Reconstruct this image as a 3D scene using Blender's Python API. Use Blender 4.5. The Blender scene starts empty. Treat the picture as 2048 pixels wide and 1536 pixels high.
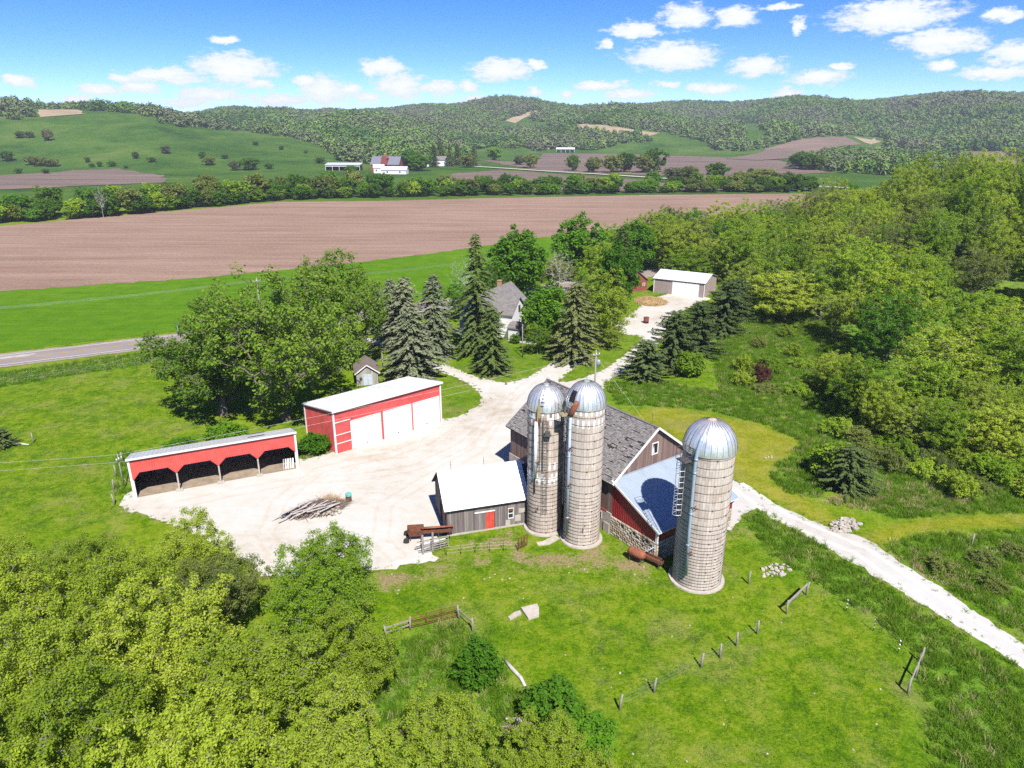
import bpy, math, random
import numpy as np
from mathutils import Vector, Matrix
from mathutils.geometry import delaunay_2d_cdt
SC = bpy.context.scene
COL = SC.collection
R = math.radians
random.seed(7)
RNG = np.random.default_rng(7)

# ---------------------------------------------------------------- camera
CAM_H, PITCH, FPX = 38.0, R(19.9), 1420.0          # drone height, tilt, focal length in pixels of a 2048 wide frame
cam = bpy.data.cameras.new('camera'); cam.sensor_width = 36.0; cam.lens = FPX / 2048 * 36
cam.clip_start = 0.5; cam.clip_end = 30000
camo = bpy.data.objects.new('camera', cam); COL.objects.link(camo)
camo.location = (0, 0, CAM_H); camo.rotation_euler = (R(90) - PITCH, 0, 0)
SC.camera = camo

# ---------------------------------------------------------------- sun, sky, exposure
SUN_DIR = Vector((0.295, -0.955, 1.235)).normalized()   # towards the sun
SUN_EL = math.asin(SUN_DIR.z)
sl = bpy.data.lights.new('sun', 'SUN'); sl.energy = 4.8; sl.angle = R(0.5); sl.color = (1.0, 0.955, 0.90)
slo = bpy.data.objects.new('sun', sl); COL.objects.link(slo)
slo.rotation_euler = SUN_DIR.to_track_quat('Z', 'Y').to_euler(); slo.location = (200, -300, 400)
SC.view_settings.view_transform = 'Standard'; SC.view_settings.look = 'None'
SC.view_settings.gamma = 1.0; SC.view_settings.use_curve_mapping = False
SC.view_settings.exposure = 1.06
SC.render.engine = 'CYCLES'
SC.cycles.use_denoising = False
SC.cycles.max_bounces = 7; SC.cycles.diffuse_bounces = 4; SC.cycles.glossy_bounces = 3
SC.cycles.transmission_bounces = 4; SC.cycles.volume_bounces = 0; SC.cycles.transparent_max_bounces = 4
SC.cycles.caustics_reflective = False; SC.cycles.caustics_refractive = False

def make_world():
    w = bpy.data.worlds.new('World'); SC.world = w; w.use_nodes = True
    nt = w.node_tree; N = nt.nodes; L = nt.links
    for n in list(N): N.remove(n)
    out = N.new('ShaderNodeOutputWorld'); bg = N.new('ShaderNodeBackground')
    sky = N.new('ShaderNodeTexSky'); sky.sky_type = 'NISHITA'; sky.sun_disc = False
    sky.sun_elevation = SUN_EL; sky.sun_rotation = math.atan2(SUN_DIR.x, SUN_DIR.y)
    sky.altitude = 4500; sky.air_density = 0.85; sky.dust_density = 0.1; sky.ozone_density = 3.0
    # direction -> (azimuth, elevation) in degrees
    tc = N.new('ShaderNodeTexCoord'); sep = N.new('ShaderNodeSeparateXYZ'); L.new(tc.outputs['Generated'], sep.inputs[0])
    def M(op, a, b=None, c=None, clamp=False):
        n = N.new('ShaderNodeMath'); n.operation = op; n.use_clamp = clamp
        for i, s in enumerate((a, b, c)):
            if s is None: continue
            if isinstance(s, (int, float)): n.inputs[i].default_value = s
            else: L.new(s, n.inputs[i])
        return n.outputs[0]
    az = M('MULTIPLY', M('ARCTAN2', sep.outputs[0], sep.outputs[1]), 57.2958)
    el = M('MULTIPLY', M('ARCSINE', sep.outputs[2]), 57.2958)
    cmb = N.new('ShaderNodeCombineXYZ'); L.new(az, cmb.inputs[0]); L.new(el, cmb.inputs[1])
    def noise(scale, detail, rough, vec, sc=(1, 1, 1), off=(0, 0, 0)):
        mp = N.new('ShaderNodeMapping'); mp.inputs['Scale'].default_value = sc; mp.inputs['Location'].default_value = off
        L.new(vec, mp.inputs['Vector'])
        n = N.new('ShaderNodeTexNoise'); n.inputs['Scale'].default_value = scale; n.inputs['Detail'].default_value = detail
        n.inputs['Roughness'].default_value = rough; L.new(mp.outputs[0], n.inputs['Vector']); return n
    # single fair-weather clouds: azimuth, elevation, half width, half height (degrees)
    CL = CLOUDS
    warp = noise(0.9, 6, 0.62, cmb.outputs[0], (0.7, 1.3, 1))
    vs = N.new('ShaderNodeVectorMath'); vs.operation = 'SUBTRACT'; L.new(warp.outputs['Color'], vs.inputs[0]); vs.inputs[1].default_value = (.5, .5, .5)
    vm = N.new('ShaderNodeVectorMath'); vm.operation = 'MULTIPLY'; L.new(vs.outputs[0], vm.inputs[0]); vm.inputs[1].default_value = (2.6, 1.1, 0)
    va = N.new('ShaderNodeVectorMath'); va.operation = 'ADD'; L.new(cmb.outputs[0], va.inputs[0]); L.new(vm.outputs[0], va.inputs[1])
    cur = None
    for (a, e, ra, re) in CL:
        s = N.new('ShaderNodeVectorMath'); s.operation = 'SUBTRACT'; L.new(va.outputs[0], s.inputs[0]); s.inputs[1].default_value = (a, e, 0)
        m = N.new('ShaderNodeVectorMath'); m.operation = 'MULTIPLY'; L.new(s.outputs[0], m.inputs[0]); m.inputs[1].default_value = (1 / ra, 1 / re, 0)
        l = N.new('ShaderNodeVectorMath'); l.operation = 'LENGTH'; L.new(m.outputs[0], l.inputs[0])
        cur = l.outputs['Value'] if cur is None else M('MINIMUM', cur, l.outputs['Value'])
    fine = noise(1.6, 8, 0.68, cmb.outputs[0], (0.6, 1.5, 1), (3, 1, 0))
    d = M('SUBTRACT', 1.0, cur)                                   # 1 in the heart, 0 at the rim
    d = M('ADD', d, M('MULTIPLY', M('SUBTRACT', fine.outputs[0], 0.5), 1.5))
    # the same kind of cloud field all round the sky
    wide = noise(0.16, 7, 0.6, cmb.outputs[0], (0.6, 2.2, 1), (11, 7, 0))
    inview = M('LESS_THAN', M('ABSOLUTE', az), 46.0)
    low = M('LESS_THAN', el, 13.0)
    outside = M('SUBTRACT', 1.0, M('MULTIPLY', inview, low))
    d2 = M('MULTIPLY', M('MULTIPLY', M('SUBTRACT', wide.outputs[0], 0.60), 9.0), outside)
    d = M('MAXIMUM', d, d2)
    mr = N.new('ShaderNodeMapRange'); mr.interpolation_type = 'SMOOTHSTEP'; L.new(d, mr.inputs[0])
    mr.inputs[1].default_value = 0.0; mr.inputs[2].default_value = 0.5; mr.inputs[3].default_value = 0; mr.inputs[4].default_value = 0.97
    ccol = N.new('ShaderNodeMix'); ccol.data_type = 'RGBA'
    mr2 = N.new('ShaderNodeMapRange'); L.new(d, mr2.inputs[0]); mr2.inputs[1].default_value = 0.1; mr2.inputs[2].default_value = 0.9
    L.new(mr2.outputs[0], ccol.inputs[0]); ccol.inputs[6].default_value = (4.0, 4.4, 5.2, 1); ccol.inputs[7].default_value = (5.3, 5.4, 5.5, 1)
    hs = N.new('ShaderNodeHueSaturation'); hs.inputs['Saturation'].default_value = SKY_SAT; hs.inputs['Value'].default_value = 1.0; hs.inputs['Hue'].default_value = 0.514
    L.new(sky.outputs[0], hs.inputs['Color'])
    mix = N.new('ShaderNodeMix'); mix.data_type = 'RGBA'
    L.new(mr.outputs[0], mix.inputs[0]); L.new(hs.outputs[0], mix.inputs[6]); L.new(ccol.outputs[2], mix.inputs[7])
    L.new(mix.outputs[2], bg.inputs[0]); bg.inputs[1].default_value = 0.1
    L.new(bg.outputs[0], out.inputs[0])
    w.cycles.sampling_method = 'MANUAL'; w.cycles.sample_map_resolution = 512
SKY_SAT = 1.32
HAZE = 0.00012
def _azel(px, py):
    a = (px - 1024) / FPX; b = (py - 768) / FPX
    f = math.cos(PITCH) - math.sin(PITCH) * b; dn = math.sin(PITCH) + math.cos(PITCH) * b
    return math.degrees(math.atan2(a, f)), math.degrees(math.atan2(-dn, math.hypot(a, f)))
CLOUDS = []
for (px, py, wx, wy) in ((452, 80, 26, 10), (470, 138, 70, 26), (330, 152, 60, 14), (245, 152, 22, 9), (198, 180, 30, 10), (420, 190, 60, 12),
                         (765, 136, 40, 15), (648, 182, 42, 26), (800, 170, 50, 22), (880, 175, 34, 13), (938, 172, 20, 11), (1003, 140, 58, 20),
                         (1072, 132, 18, 7), (1070, 182, 18, 8), (1130, 192, 16, 8), (1345, 112, 105, 30), (1270, 62, 60, 18), (1370, 32, 56, 26),
                         (1475, 32, 46, 22), (1208, 92, 18, 9), (1513, 134, 46, 15), (1638, 154, 50, 14), (1785, 32, 115, 34), (1885, 84, 82, 24),
                         (1595, 50, 18, 17), (1883, 130, 24, 8), (2035, 104, 54, 24), (2010, 30, 34, 13), (2000, 145, 62, 9), (1200, 172, 50, 8),
                         (1262, 188, 50, 8), (1430, 176, 50, 8), (1570, 188, 30, 10), (950, 198, 30, 8), (560, 200, 50, 12), (1690, 131, 18, 6), (1560, 12, 40, 6), (280, 172, 34, 9), (360, 205, 40, 8), (520, 168, 26, 9), (735, 196, 26, 10), (610, 160, 18, 8), (150, 200, 26, 7), (40, 160, 22, 8), (700, 178, 24, 9), (960, 205, 22, 7), (1330, 170, 26, 6)):
    a0, e0 = _azel(px, py); k0 = 1.0 if py < 120 else 1.32; CLOUDS.append((a0, e0, wx / 25.5 * k0, wy / 25.5 * k0))
make_world()

# ---------------------------------------------------------------- helpers
def pts_attr(me, name, arr, dom='POINT'):
    a = me.attributes.new(name, 'FLOAT', dom); a.data.foreach_set('value', np.asarray(arr, dtype=np.float32).ravel())

def link(o, parent=None):
    COL.objects.link(o)
    if parent is not None: o.parent = parent
    return o

def tag(o, label=None, cat=None, group=None, kind=None):
    if label: o['label'] = label
    if cat: o['category'] = cat
    if group: o['group'] = group
    if kind: o['kind'] = kind
    return o

def thing(name, label, cat, loc=(0, 0, 0), rz=0.0, group=None):
    o = bpy.data.objects.new(name, None); o.empty_display_size = 0.3
    COL.objects.link(o); o.location = loc; o.rotation_euler = (0, 0, rz)
    return tag(o, label, cat, group)

class MB:
    def __init__(s): s.v = []; s.f = []; s.m = []
    def add(s, vs, fs, mi=0):
        b = len(s.v); s.v.extend([tuple(p) for p in vs]); s.f.extend([tuple(b + i for i in f) for f in fs]); s.m.extend([mi] * len(fs)); return s
    def box(s, x0, x1, y0, y1, z0, z1, mi=0):
        return s.add([(x0, y0, z0), (x1, y0, z0), (x1, y1, z0), (x0, y1, z0), (x0, y0, z1), (x1, y0, z1), (x1, y1, z1), (x0, y1, z1)],
                     [(0, 3, 2, 1), (4, 5, 6, 7), (0, 1, 5, 4), (1, 2, 6, 5), (2, 3, 7, 6), (3, 0, 4, 7)], mi)
    def beam(s, p, q, w, h, mi=0, up=(0, 0, 1)):
        p = Vector(p); q = Vector(q); d = (q - p).normalized(); u = Vector(up)
        if abs(d.dot(u)) > .95: u = Vector((1, 0, 0))
        a = d.cross(u).normalized() * w / 2; b = a.cross(d).normalized() * h / 2
        vs = [c + i * a + j * b for c in (p, q) for i, j in ((-1, -1), (1, -1), (1, 1), (-1, 1))]
        return s.add(vs, [(0, 1, 2, 3), (7, 6, 5, 4), (0, 4, 5, 1), (1, 5, 6, 2), (2, 6, 7, 3), (3, 7, 4, 0)], mi)
    def tube(s, pts, r, n=8, mi=0, cap=True):
        pts = [Vector(p) for p in pts]
        if not hasattr(r, '__len__'): r = [r] * len(pts)
        vs = []; ref = None
        for i, p in enumerate(pts):
            d = (pts[min(i + 1, len(pts) - 1)] - pts[max(i - 1, 0)]).normalized()
            if ref is None: ref = Vector((0, 0, 1)) if abs(d.z) < .9 else Vector((1, 0, 0))
            a = d.cross(ref).normalized(); b = a.cross(d).normalized(); ref = b if abs(b.dot(d)) < .9 else ref
            for k in range(n):
                t = 2 * math.pi * k / n; vs.append(p + (a * math.cos(t) + b * math.sin(t)) * r[i])
        fs = [(i * n + k, i * n + (k + 1) % n, (i + 1) * n + (k + 1) % n, (i + 1) * n + k) for i in range(len(pts) - 1) for k in range(n)]
        if cap: fs += [tuple(range(n))[::-1], tuple((len(pts) - 1) * n + k for k in range(n))]
        return s.add(vs, fs, mi)
    def lathe(s, prof, n=32, c=(0, 0), mi=0, a0=0.0):
        vs = []; 
        for (r, z) in prof:
            for k in range(n):
                t = a0 + 2 * math.pi * k / n; vs.append((c[0] + r * math.cos(t), c[1] + r * math.sin(t), z))
        fs = [(i * n + k, i * n + (k + 1) % n, (i + 1) * n + (k + 1) % n, (i + 1) * n + k) for i in range(len(prof) - 1) for k in range(n)]
        return s.add(vs, fs, mi)
    def ext(s, poly, vec, mi=0):
        n = len(poly); v = Vector(vec); P = [Vector(p) for p in poly]
        return s.add(P + [p + v for p in P], [tuple(range(n))[::-1], tuple(range(n, 2 * n))] + [(i, (i + 1) % n, n + (i + 1) % n, n + i) for i in range(n)], mi)
    def ribs(s, O, X, U, N, L, t0, t1, pitch=.3, dep=.03, wid=.07, mi=0):
        """profiled sheet metal: flat pans with proud ribs"""
        O = Vector(O); X = Vector(X); U = Vector(U); N = Vector(N)
        f0 = t0 if callable(t0) else (lambda q: t0); f1 = t1 if callable(t1) else (lambda q: t1)
        prof = []; n = max(1, int(round(L / pitch))); p = L / n
        for i in range(n):
            a = i * p; prof += [(a, 0), (a + (p - wid) / 2, 0), (a + (p - wid) / 2 + wid * .25, dep), (a + (p + wid) / 2 - wid * .25, dep), (a + (p + wid) / 2, 0)]
        prof.append((L, 0)); vs = []
        for q, d in prof:
            vs += [O + X * q + U * f0(q) + N * d, O + X * q + U * f1(q) + N * d]
        return s.add(vs, [(2 * i, 2 * i + 2, 2 * i + 3, 2 * i + 1) for i in range(len(prof) - 1)], mi)
    def boards(s, O, X, U, N, L, t0, t1, w=.22, th=.03, gap=.012, mi=0, holes=(), rag=.05, jit=.012, rnd=None):
        """vertical board siding, every board its own slab"""
        rnd = rnd or random; O = Vector(O); X = Vector(X); U = Vector(U); N = Vector(N)
        f0 = t0 if callable(t0) else (lambda q: t0); f1 = t1 if callable(t1) else (lambda q: t1)
        q = 0.0
        while q < L - 1e-4:
            ww = min(w * rnd.uniform(.75, 1.3), L - q)
            if L - q - ww < .08: ww = L - q
            a, b = q + gap / 2, q + ww - gap / 2; m = (a + b) / 2
            segs = [(f0(m) + rnd.uniform(0, rag), f1(m), f1(a), f1(b))]
            for (h0, h1, g0, g1) in holes:
                if h0 - .02 < m < h1 + .02:
                    ns = []
                    for sg in segs:
                        if g0 > sg[0] + .05: ns.append((sg[0], g0, g0, g0))
                        if g1 < sg[1] - .05: ns.append((g1, sg[1], sg[2], sg[3]))
                    segs = ns
            d = th + rnd.uniform(-jit, jit)
            for (z0, zm, za, zb) in segs:
                vs = [O + X * a + U * z0, O + X * b + U * z0, O + X * b + U * zb, O + X * a + U * za]
                vs = vs + [p + N * d for p in vs]
                s.add(vs, [(4, 5, 6, 7), (0, 1, 5, 4), (1, 2, 6, 5), (2, 3, 7, 6), (3, 0, 4, 7)], mi)
            q += ww
        return s
    def mesh(s, name, smooth=False):
        me = bpy.data.meshes.new(name); me.from_pydata(s.v, [], s.f)
        if any(s.m): me.polygons.foreach_set('material_index', s.m)
        if smooth: me.polygons.foreach_set('use_smooth', [True] * len(me.polygons))
        me.update(); return me
    def build(s, name, mats, parent=None, smooth=False, kind=None):
        me = s.mesh(name, smooth)
        for m in (mats if isinstance(mats, (list, tuple)) else [mats]): me.materials.append(m)
        o = bpy.data.objects.new(name, me); link(o, parent)
        if kind: o['kind'] = kind
        return o

def share(name, me, parent=None, loc=(0, 0, 0), rot=(0, 0, 0), sc=(1, 1, 1)):
    o = bpy.data.objects.new(name, me); o.location = loc; o.rotation_euler = rot; o.scale = sc
    return link(o, parent)

# ---------------------------------------------------------------- materials
class NT:
    def __init__(s, name):
        s.mat = bpy.data.materials.new(name); s.mat.use_nodes = True; s.nt = s.mat.node_tree
        s.N = s.nt.nodes; s.L = s.nt.links; s.bsdf = s.N['Principled BSDF']; s.out = s.N['Material Output']
        s.tc = s.N.new('ShaderNodeTexCoord')
    def put(s, sock, v):
        if hasattr(v, 'links'): s.L.new(v, sock)
        elif hasattr(v, '__len__') and len(v) == 3 and sock.type == 'RGBA': sock.default_value = (*v, 1)
        else: sock.default_value = v
    def math(s, op, a, b=None, clamp=False):
        n = s.N.new('ShaderNodeMath'); n.operation = op; n.use_clamp = clamp; s.put(n.inputs[0], a)
        if b is not None: s.put(n.inputs[1], b)
        return n.outputs[0]
    def noise(s, scale, detail=4, rough=.6, sc=(1, 1, 1), coord='Object', dist=0, off=(0, 0, 0), rot=(0, 0, 0)):
        mp = s.N.new('ShaderNodeMapping'); mp.inputs['Scale'].default_value = sc; mp.inputs['Location'].default_value = off; mp.inputs['Rotation'].default_value = rot
        s.L.new(s.tc.outputs[coord], mp.inputs[0])
        n = s.N.new('ShaderNodeTexNoise'); n.inputs['Scale'].default_value = scale; n.inputs['Detail'].default_value = detail
        n.inputs['Roughness'].default_value = rough; n.inputs['Distortion'].default_value = dist
        s.L.new(mp.outputs[0], n.inputs['Vector']); return n.outputs[0]
    def mix(s, f, a, b, mode='MIX'):
        n = s.N.new('ShaderNodeMix'); n.data_type = 'RGBA'; n.blend_type = mode
        s.put(n.inputs[0], f); s.put(n.inputs[6], a); s.put(n.inputs[7], b); return n.outputs[2]
    def ramp(s, v, stops):
        n = s.N.new('ShaderNodeValToRGB'); s.L.new(v, n.inputs[0]); e = n.color_ramp.elements
        while len(e) < len(stops): e.new(.5)
        for i, (p, c) in enumerate(stops): e[i].position = p; e[i].color = (*c, 1)
        return n.outputs[0]
    def rng(s, v, a, b, c=0., d=1., smooth=True):
        n = s.N.new('ShaderNodeMapRange'); s.put(n.inputs[0], v)
        if smooth: n.interpolation_type = 'SMOOTHSTEP'
        for i, q in enumerate((a, b, c, d)): n.inputs[i + 1].default_value = q
        return n.outputs[0]
    def attr(s, name):
        n = s.N.new('ShaderNodeAttribute'); n.attribute_name = name; return n.outputs['Fac']
    def island(s): return s.N.new('ShaderNodeNewGeometry').outputs['Random Per Island']
    def objrand(s): return s.N.new('ShaderNodeObjectInfo').outputs['Random']
    def bump(s, h, strength=.5, dist=.05):
        n = s.N.new('ShaderNodeBump'); n.inputs['Strength'].default_value = strength; n.inputs['Distance'].default_value = dist
        s.L.new(h, n.inputs['Height']); s.L.new(n.outputs[0], s.bsdf.inputs['Normal'])
    def done(s, color, rough=.8, metal=0., spec=.3, k=.84):
        if k != 1.: color = s.mix(1., color, (k, k, k), 'MULTIPLY')
        s.put(s.bsdf.inputs['Base Color'], color); s.put(s.bsdf.inputs['Roughness'], rough); s.put(s.bsdf.inputs['Metallic'], metal)
        s.bsdf.inputs['Specular IOR Level'].default_value = spec; return s.mat

def simple(name, col, rough=.7, metal=0., var=.18, scale=3., sc=(1, 1, 1), bump=0., dirt=None, dirt_amt=.35, spec=.3):
    t = NT(name); n = t.noise(scale, 6, .65, sc)
    lo = tuple(c * (1 - var) for c in col); hi = tuple(min(1, c * (1 + var)) for c in col)
    c = t.ramp(n, [(.3, lo), (.7, hi)])
    if dirt: c = t.mix(t.math('MULTIPLY', t.rng(t.noise(scale * .35, 5, .7, sc, off=(5, 3, 1)), .45, .7), dirt_amt), c, dirt)
    if bump: t.bump(n, bump, .03)
    return t.done(c, rough, metal, spec)
def islandy(name, cols, rough=.85, grain=(30, 30, 2), gs=1., amt=.35, metal=0., bump=.3):
    """pieces that differ one from the next, with a grain of their own"""
    t = NT(name); i = t.island()
    c = t.ramp(i, [(k / (len(cols) - 1) * .96 + .02, c) for k, c in enumerate(cols)])
    n = t.noise(gs, 5, .7, grain)
    c = t.mix(amt, c, t.mix(1.0, c, t.ramp(n, [(.25, (.35, .35, .35)), (.75, (1.5, 1.5, 1.5))]), 'MULTIPLY'))
    if bump: t.bump(n, bump, .02)
    return t.done(c, rough, metal)
# ---------------------------------------------------------------- survey: image ray -> place on the land
cP, sP = math.cos(PITCH), math.sin(PITCH)
def ray(px, py):
    a = (px - 1024) / FPX; b = (py - 768) / FPX
    return a, cP - sP * b, sP + cP * b
def G(px, py, z=0.0):
    x, f, d = ray(px, py); t = (CAM_H - z) / d; return (x * t, f * t)
def topz(py, y):
    _, f, d = ray(1024, py); return CAM_H - d * y / f
def proj(x, y, z):
    D = CAM_H - z; zc = y * cP + D * sP; yc = D * cP - y * sP
    return 1024 + x / zc * FPX, 768 + yc / zc * FPX
def sstep(t): t = np.clip(t, 0, 1); return t * t * (3 - 2 * t)
def u_of(px): return (px - 1024) / 1519.0
_lu = [u_of(p) for p in (-900, -300, 0, 60, 150, 230, 300, 380, 450, 520, 580, 650, 720, 760)]
_lh = [50, 66, 66, 63, 60, 56, 51, 42, 35, 30, 25, 14, 4, 0]
_fu = [u_of(p) for p in (-900, 300, 450, 550, 650, 760, 850, 1000, 1150, 1300, 1400, 1500, 1600, 1750, 1850, 1950, 2048, 2300, 2900)]
_fh = [70, 62, 63, 68, 78, 79, 88, 92, 90, 92, 94, 96, 100, 108, 114, 124, 114, 120, 110]
_du = [u_of(p) for p in (-900, 600, 700, 880, 960, 1100, 1450, 1700, 2048, 2900)]
_dd = [1300, 1000, 830, 830, 1060, 1130, 1120, 1080, 980, 900]
def hgt(x, y):
    x = np.asarray(x, float); y = np.asarray(y, float); yy = np.maximum(y, 60.); u = x / yy
    hl = np.interp(u, _lu, _lh) * sstep((y - 640) / 430.) * (1 - .55 * sstep((y - 1250) / 500))
    d0 = np.interp(u, _du, _dd); s = sstep((y - d0) / (2350. - d0))
    wig = 15 * np.sin(x / 118. + y / 260.) + 10 * np.sin(x / 61. - y / 170. + 1) + 5 * np.sin(y / 95. + x / 300.) + 3 * np.sin(x / 33. + y / 47.)
    lin = np.clip((y - d0) / (2350. - d0), 0, 1)
    far = np.interp(u, _fu, _fh) * (.55 * s + .45 * np.sqrt(lin) * sstep(lin * 6)) + wig * np.clip(lin * 5, 0, 1) * np.clip((1.08 - lin) * 2.5, .12, 1)
    hl = hl + 2.2 * np.sin(x / 45. + y / 80.) * np.clip(hl / 30, 0, 1) + 1.2 * np.sin(x / 21. - y / 33.) * np.clip(hl / 25, 0, 1)
    k = np.maximum(hl, far)
    rr = np.hypot((x - 165) / 110., (y - 195) / 105.)
    k = k + 14 * sstep(1.0 - rr)
    return np.where(y > 3600, k * np.clip(1 - (y - 3600) / 3000, .3, 1), k)
def axis(lo, hi, a, b, st, g, mx):
    c = list(np.arange(a, b + .01, st)); s = st; q = b
    while q < hi: s = min(s * g, mx); q += s; c.append(q)
    s = st; q = a; pre = []
    while q > lo: s = min(s * g, mx); q -= s; pre.append(q)
    return np.array(pre[::-1] + c)
GX = axis(-5200, 5200, -62, 62, 1.0, 1.035, 160.); GY = axis(-500, 6200, 24, 130, 1.0, 1.02, 120.)
GZ = hgt(*np.meshgrid(GX, GY, indexing='ij'))
def hz(x, y):
    x = np.asarray(x, float); y = np.asarray(y, float)
    i = np.clip(np.searchsorted(GX, x) - 1, 0, len(GX) - 2); j = np.clip(np.searchsorted(GY, y) - 1, 0, len(GY) - 2)
    fx = (x - GX[i]) / (GX[i + 1] - GX[i]); fy = (y - GY[j]) / (GY[j + 1] - GY[j])
    return (GZ[i, j] * (1 - fx) + GZ[i + 1, j] * fx) * (1 - fy) + (GZ[i, j + 1] * (1 - fx) + GZ[i + 1, j + 1] * fx) * fy
def GT(px, py):
    """where the ray through a photo point meets the land"""
    x, f, d = ray(px, py); t = np.concatenate([np.linspace(30, 400, 300), np.linspace(402, 4500, 1600)])
    below = (CAM_H - d * t) - hz(x * t, f * t) < 0
    k = int(np.argmax(below)) if below.any() else len(t) - 1
    return (x * t[k], f * t[k])
def inpoly(x, y, poly):
    x = np.asarray(x, float); y = np.asarray(y, float); c = np.zeros(x.shape, bool); n = len(poly)
    for i in range(n):
        x1, y1 = poly[i]; x2, y2 = poly[(i + 1) % n]
        if y1 == y2: continue
        c ^= ((y1 > y) != (y2 > y)) & (x < (x2 - x1) * (y - y1) / (y2 - y1) + x1)
    return c
def world(poly, terr=False): return [(GT(*p) if terr else G(*p)) for p in poly]
def pdist(x, y, poly, closed=True):
    d = np.full(np.shape(x), 1e9); n = len(poly)
    for i in range(n if closed else n - 1):
        ax, ay = poly[i]; bx, by = poly[(i + 1) % n]; dx, dy = bx - ax, by - ay; q = dx * dx + dy * dy + 1e-9
        t = np.clip(((x - ax) * dx + (y - ay) * dy) / q, 0, 1)
        d = np.minimum(d, np.hypot(x - ax - t * dx, y - ay - t * dy))
    return d
def cover(x, y, poly, soft=1.2):
    d = pdist(x, y, poly); return np.clip(.5 + np.where(inpoly(x, y, poly), d, -d) / soft * .5, 0, 1)
def smooth_poly(poly, it=1):
    for _ in range(it):
        q = []
        for i in range(len(poly)):
            a = poly[i]; b = poly[(i + 1) % len(poly)]
            q += [(a[0] * .78 + b[0] * .22, a[1] * .78 + b[1] * .22), (a[0] * .22 + b[0] * .78, a[1] * .22 + b[1] * .78)]
        poly = q
    return poly
def sheet(name, poly, zoff, mat, step=1.0, jit=.2, grid=None, kind='structure', seed=1):
    """a sheet of ground laid on the land, its rim broken up"""
    rr = np.random.default_rng(seed); pts = []
    for i in range(len(poly)):
        a = np.array(poly[i]); b = np.array(poly[(i + 1) % len(poly)]); n = max(1, int(np.hypot(*(b - a)) / step))
        for k in range(n):
            p = a + (b - a) * k / n; pts.append(p + rr.normal(0, jit, 2))
    nb = len(pts)
    if grid:
        P = np.array(pts); x0, y0 = P.min(0); x1, y1 = P.max(0)
        gx, gy = np.meshgrid(np.arange(x0, x1, grid), np.arange(y0, y1, grid)); gx = gx.ravel() + rr.uniform(-.2, .2, gx.size) * grid; gy = gy.ravel() + rr.uniform(-.2, .2, gy.size) * grid
        k = inpoly(gx, gy, pts) & (pdist(gx, gy, pts) > grid * .35)
        pts += [np.array(q) for q in zip(gx[k], gy[k])]
    r = delaunay_2d_cdt([Vector(p) for p in pts], [], [list(range(nb))], 1, 1e-5)
    V = np.array([tuple(v) for v in r[0]]); z = hz(V[:, 0], V[:, 1]) + zoff
    fs = []
    for f in r[2]:
        a, b, c = V[f[0]], V[f[1]], V[f[2]]
        fs.append(f if (b[0] - a[0]) * (c[1] - a[1]) - (b[1] - a[1]) * (c[0] - a[0]) > 0 else f[::-1])
    me = bpy.data.meshes.new(name); me.from_pydata([(v[0], v[1], q) for v, q in zip(V, z)], [], fs); me.materials.append(mat)
    o = bpy.data.objects.new(name, me); COL.objects.link(o); o['kind'] = kind; return o

# ---------------------------------------------------------------- ground zones
YARD = world([(228, 1014), (262, 985), (300, 960), (565, 902), (600, 922), (640, 912), (673, 903), (880, 838), (905, 838), (945, 820), (967, 803), (958, 782), (920, 758), (870, 741), (820, 715),
              (770, 695), (722, 682), (733, 674), (790, 690), (850, 714), (905, 735), (960, 757), (1010, 766), (1045, 760), (1075, 745), (1108, 722), (1135, 704), (1165, 694), (1178, 702),
              (1150, 735), (1112, 764), (1140, 764), (1205, 742), (1245, 714), (1275, 690), (1288, 672), (1240, 668), (1226, 650), (1262, 628), (1290, 606), (1320, 592), (1345, 586), (1430, 596),
              (1400, 604), (1360, 625), (1335, 650), (1330, 672), (1305, 700), (1262, 738), (1215, 760), (1190, 800), (1180, 900), (1060, 920), (1040, 1000), (905, 1040), (880, 1080), (862, 1100), (880, 1120),
              (820, 1130), (760, 1142), (690, 1128), (620, 1155), (530, 1155), (450, 1095), (340, 1045)])
LANE = world([(1380, 905), (1455, 953), (1560, 1014), (1640, 1048), (1690, 1066), (1730, 1072), (1765, 1102), (1840, 1150), (1940, 1216), (2048, 1290), (2300, 1462), (2300, 1530), (2048, 1338), (1920, 1256), (1800, 1182), (1680, 1112), (1580, 1052), (1520, 1014),
              (1490, 1025), (1462, 1062), (1445, 1060), (1400, 980)])
MOWN = [world([(1260, 826), (1330, 814), (1400, 826), (1520, 848), (1598, 884), (1590, 905), (1545, 932), (1538, 965), (1600, 988), (1672, 1036), (1690, 1062), (1640, 1046), (1480, 964), (1380, 930)]),
        world([(1715, 1075), (1800, 1045), (1900, 1033), (2060, 1030), (2060, 1054), (1900, 1056), (1800, 1076), (1750, 1098)])]
LAWN = [world([(880, 736), (930, 720), (1000, 690), (1080, 690), (1150, 690), (1110, 716), (1060, 745), (1010, 764), (950, 750)]), world([(1150, 770), (1130, 762), (1200, 690), (1290, 655), (1300, 672), (1240, 712), (1190, 745)]),
        world([(884, 842), (884, 750), (930, 766), (962, 792), (960, 808), (925, 830)])]
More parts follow.
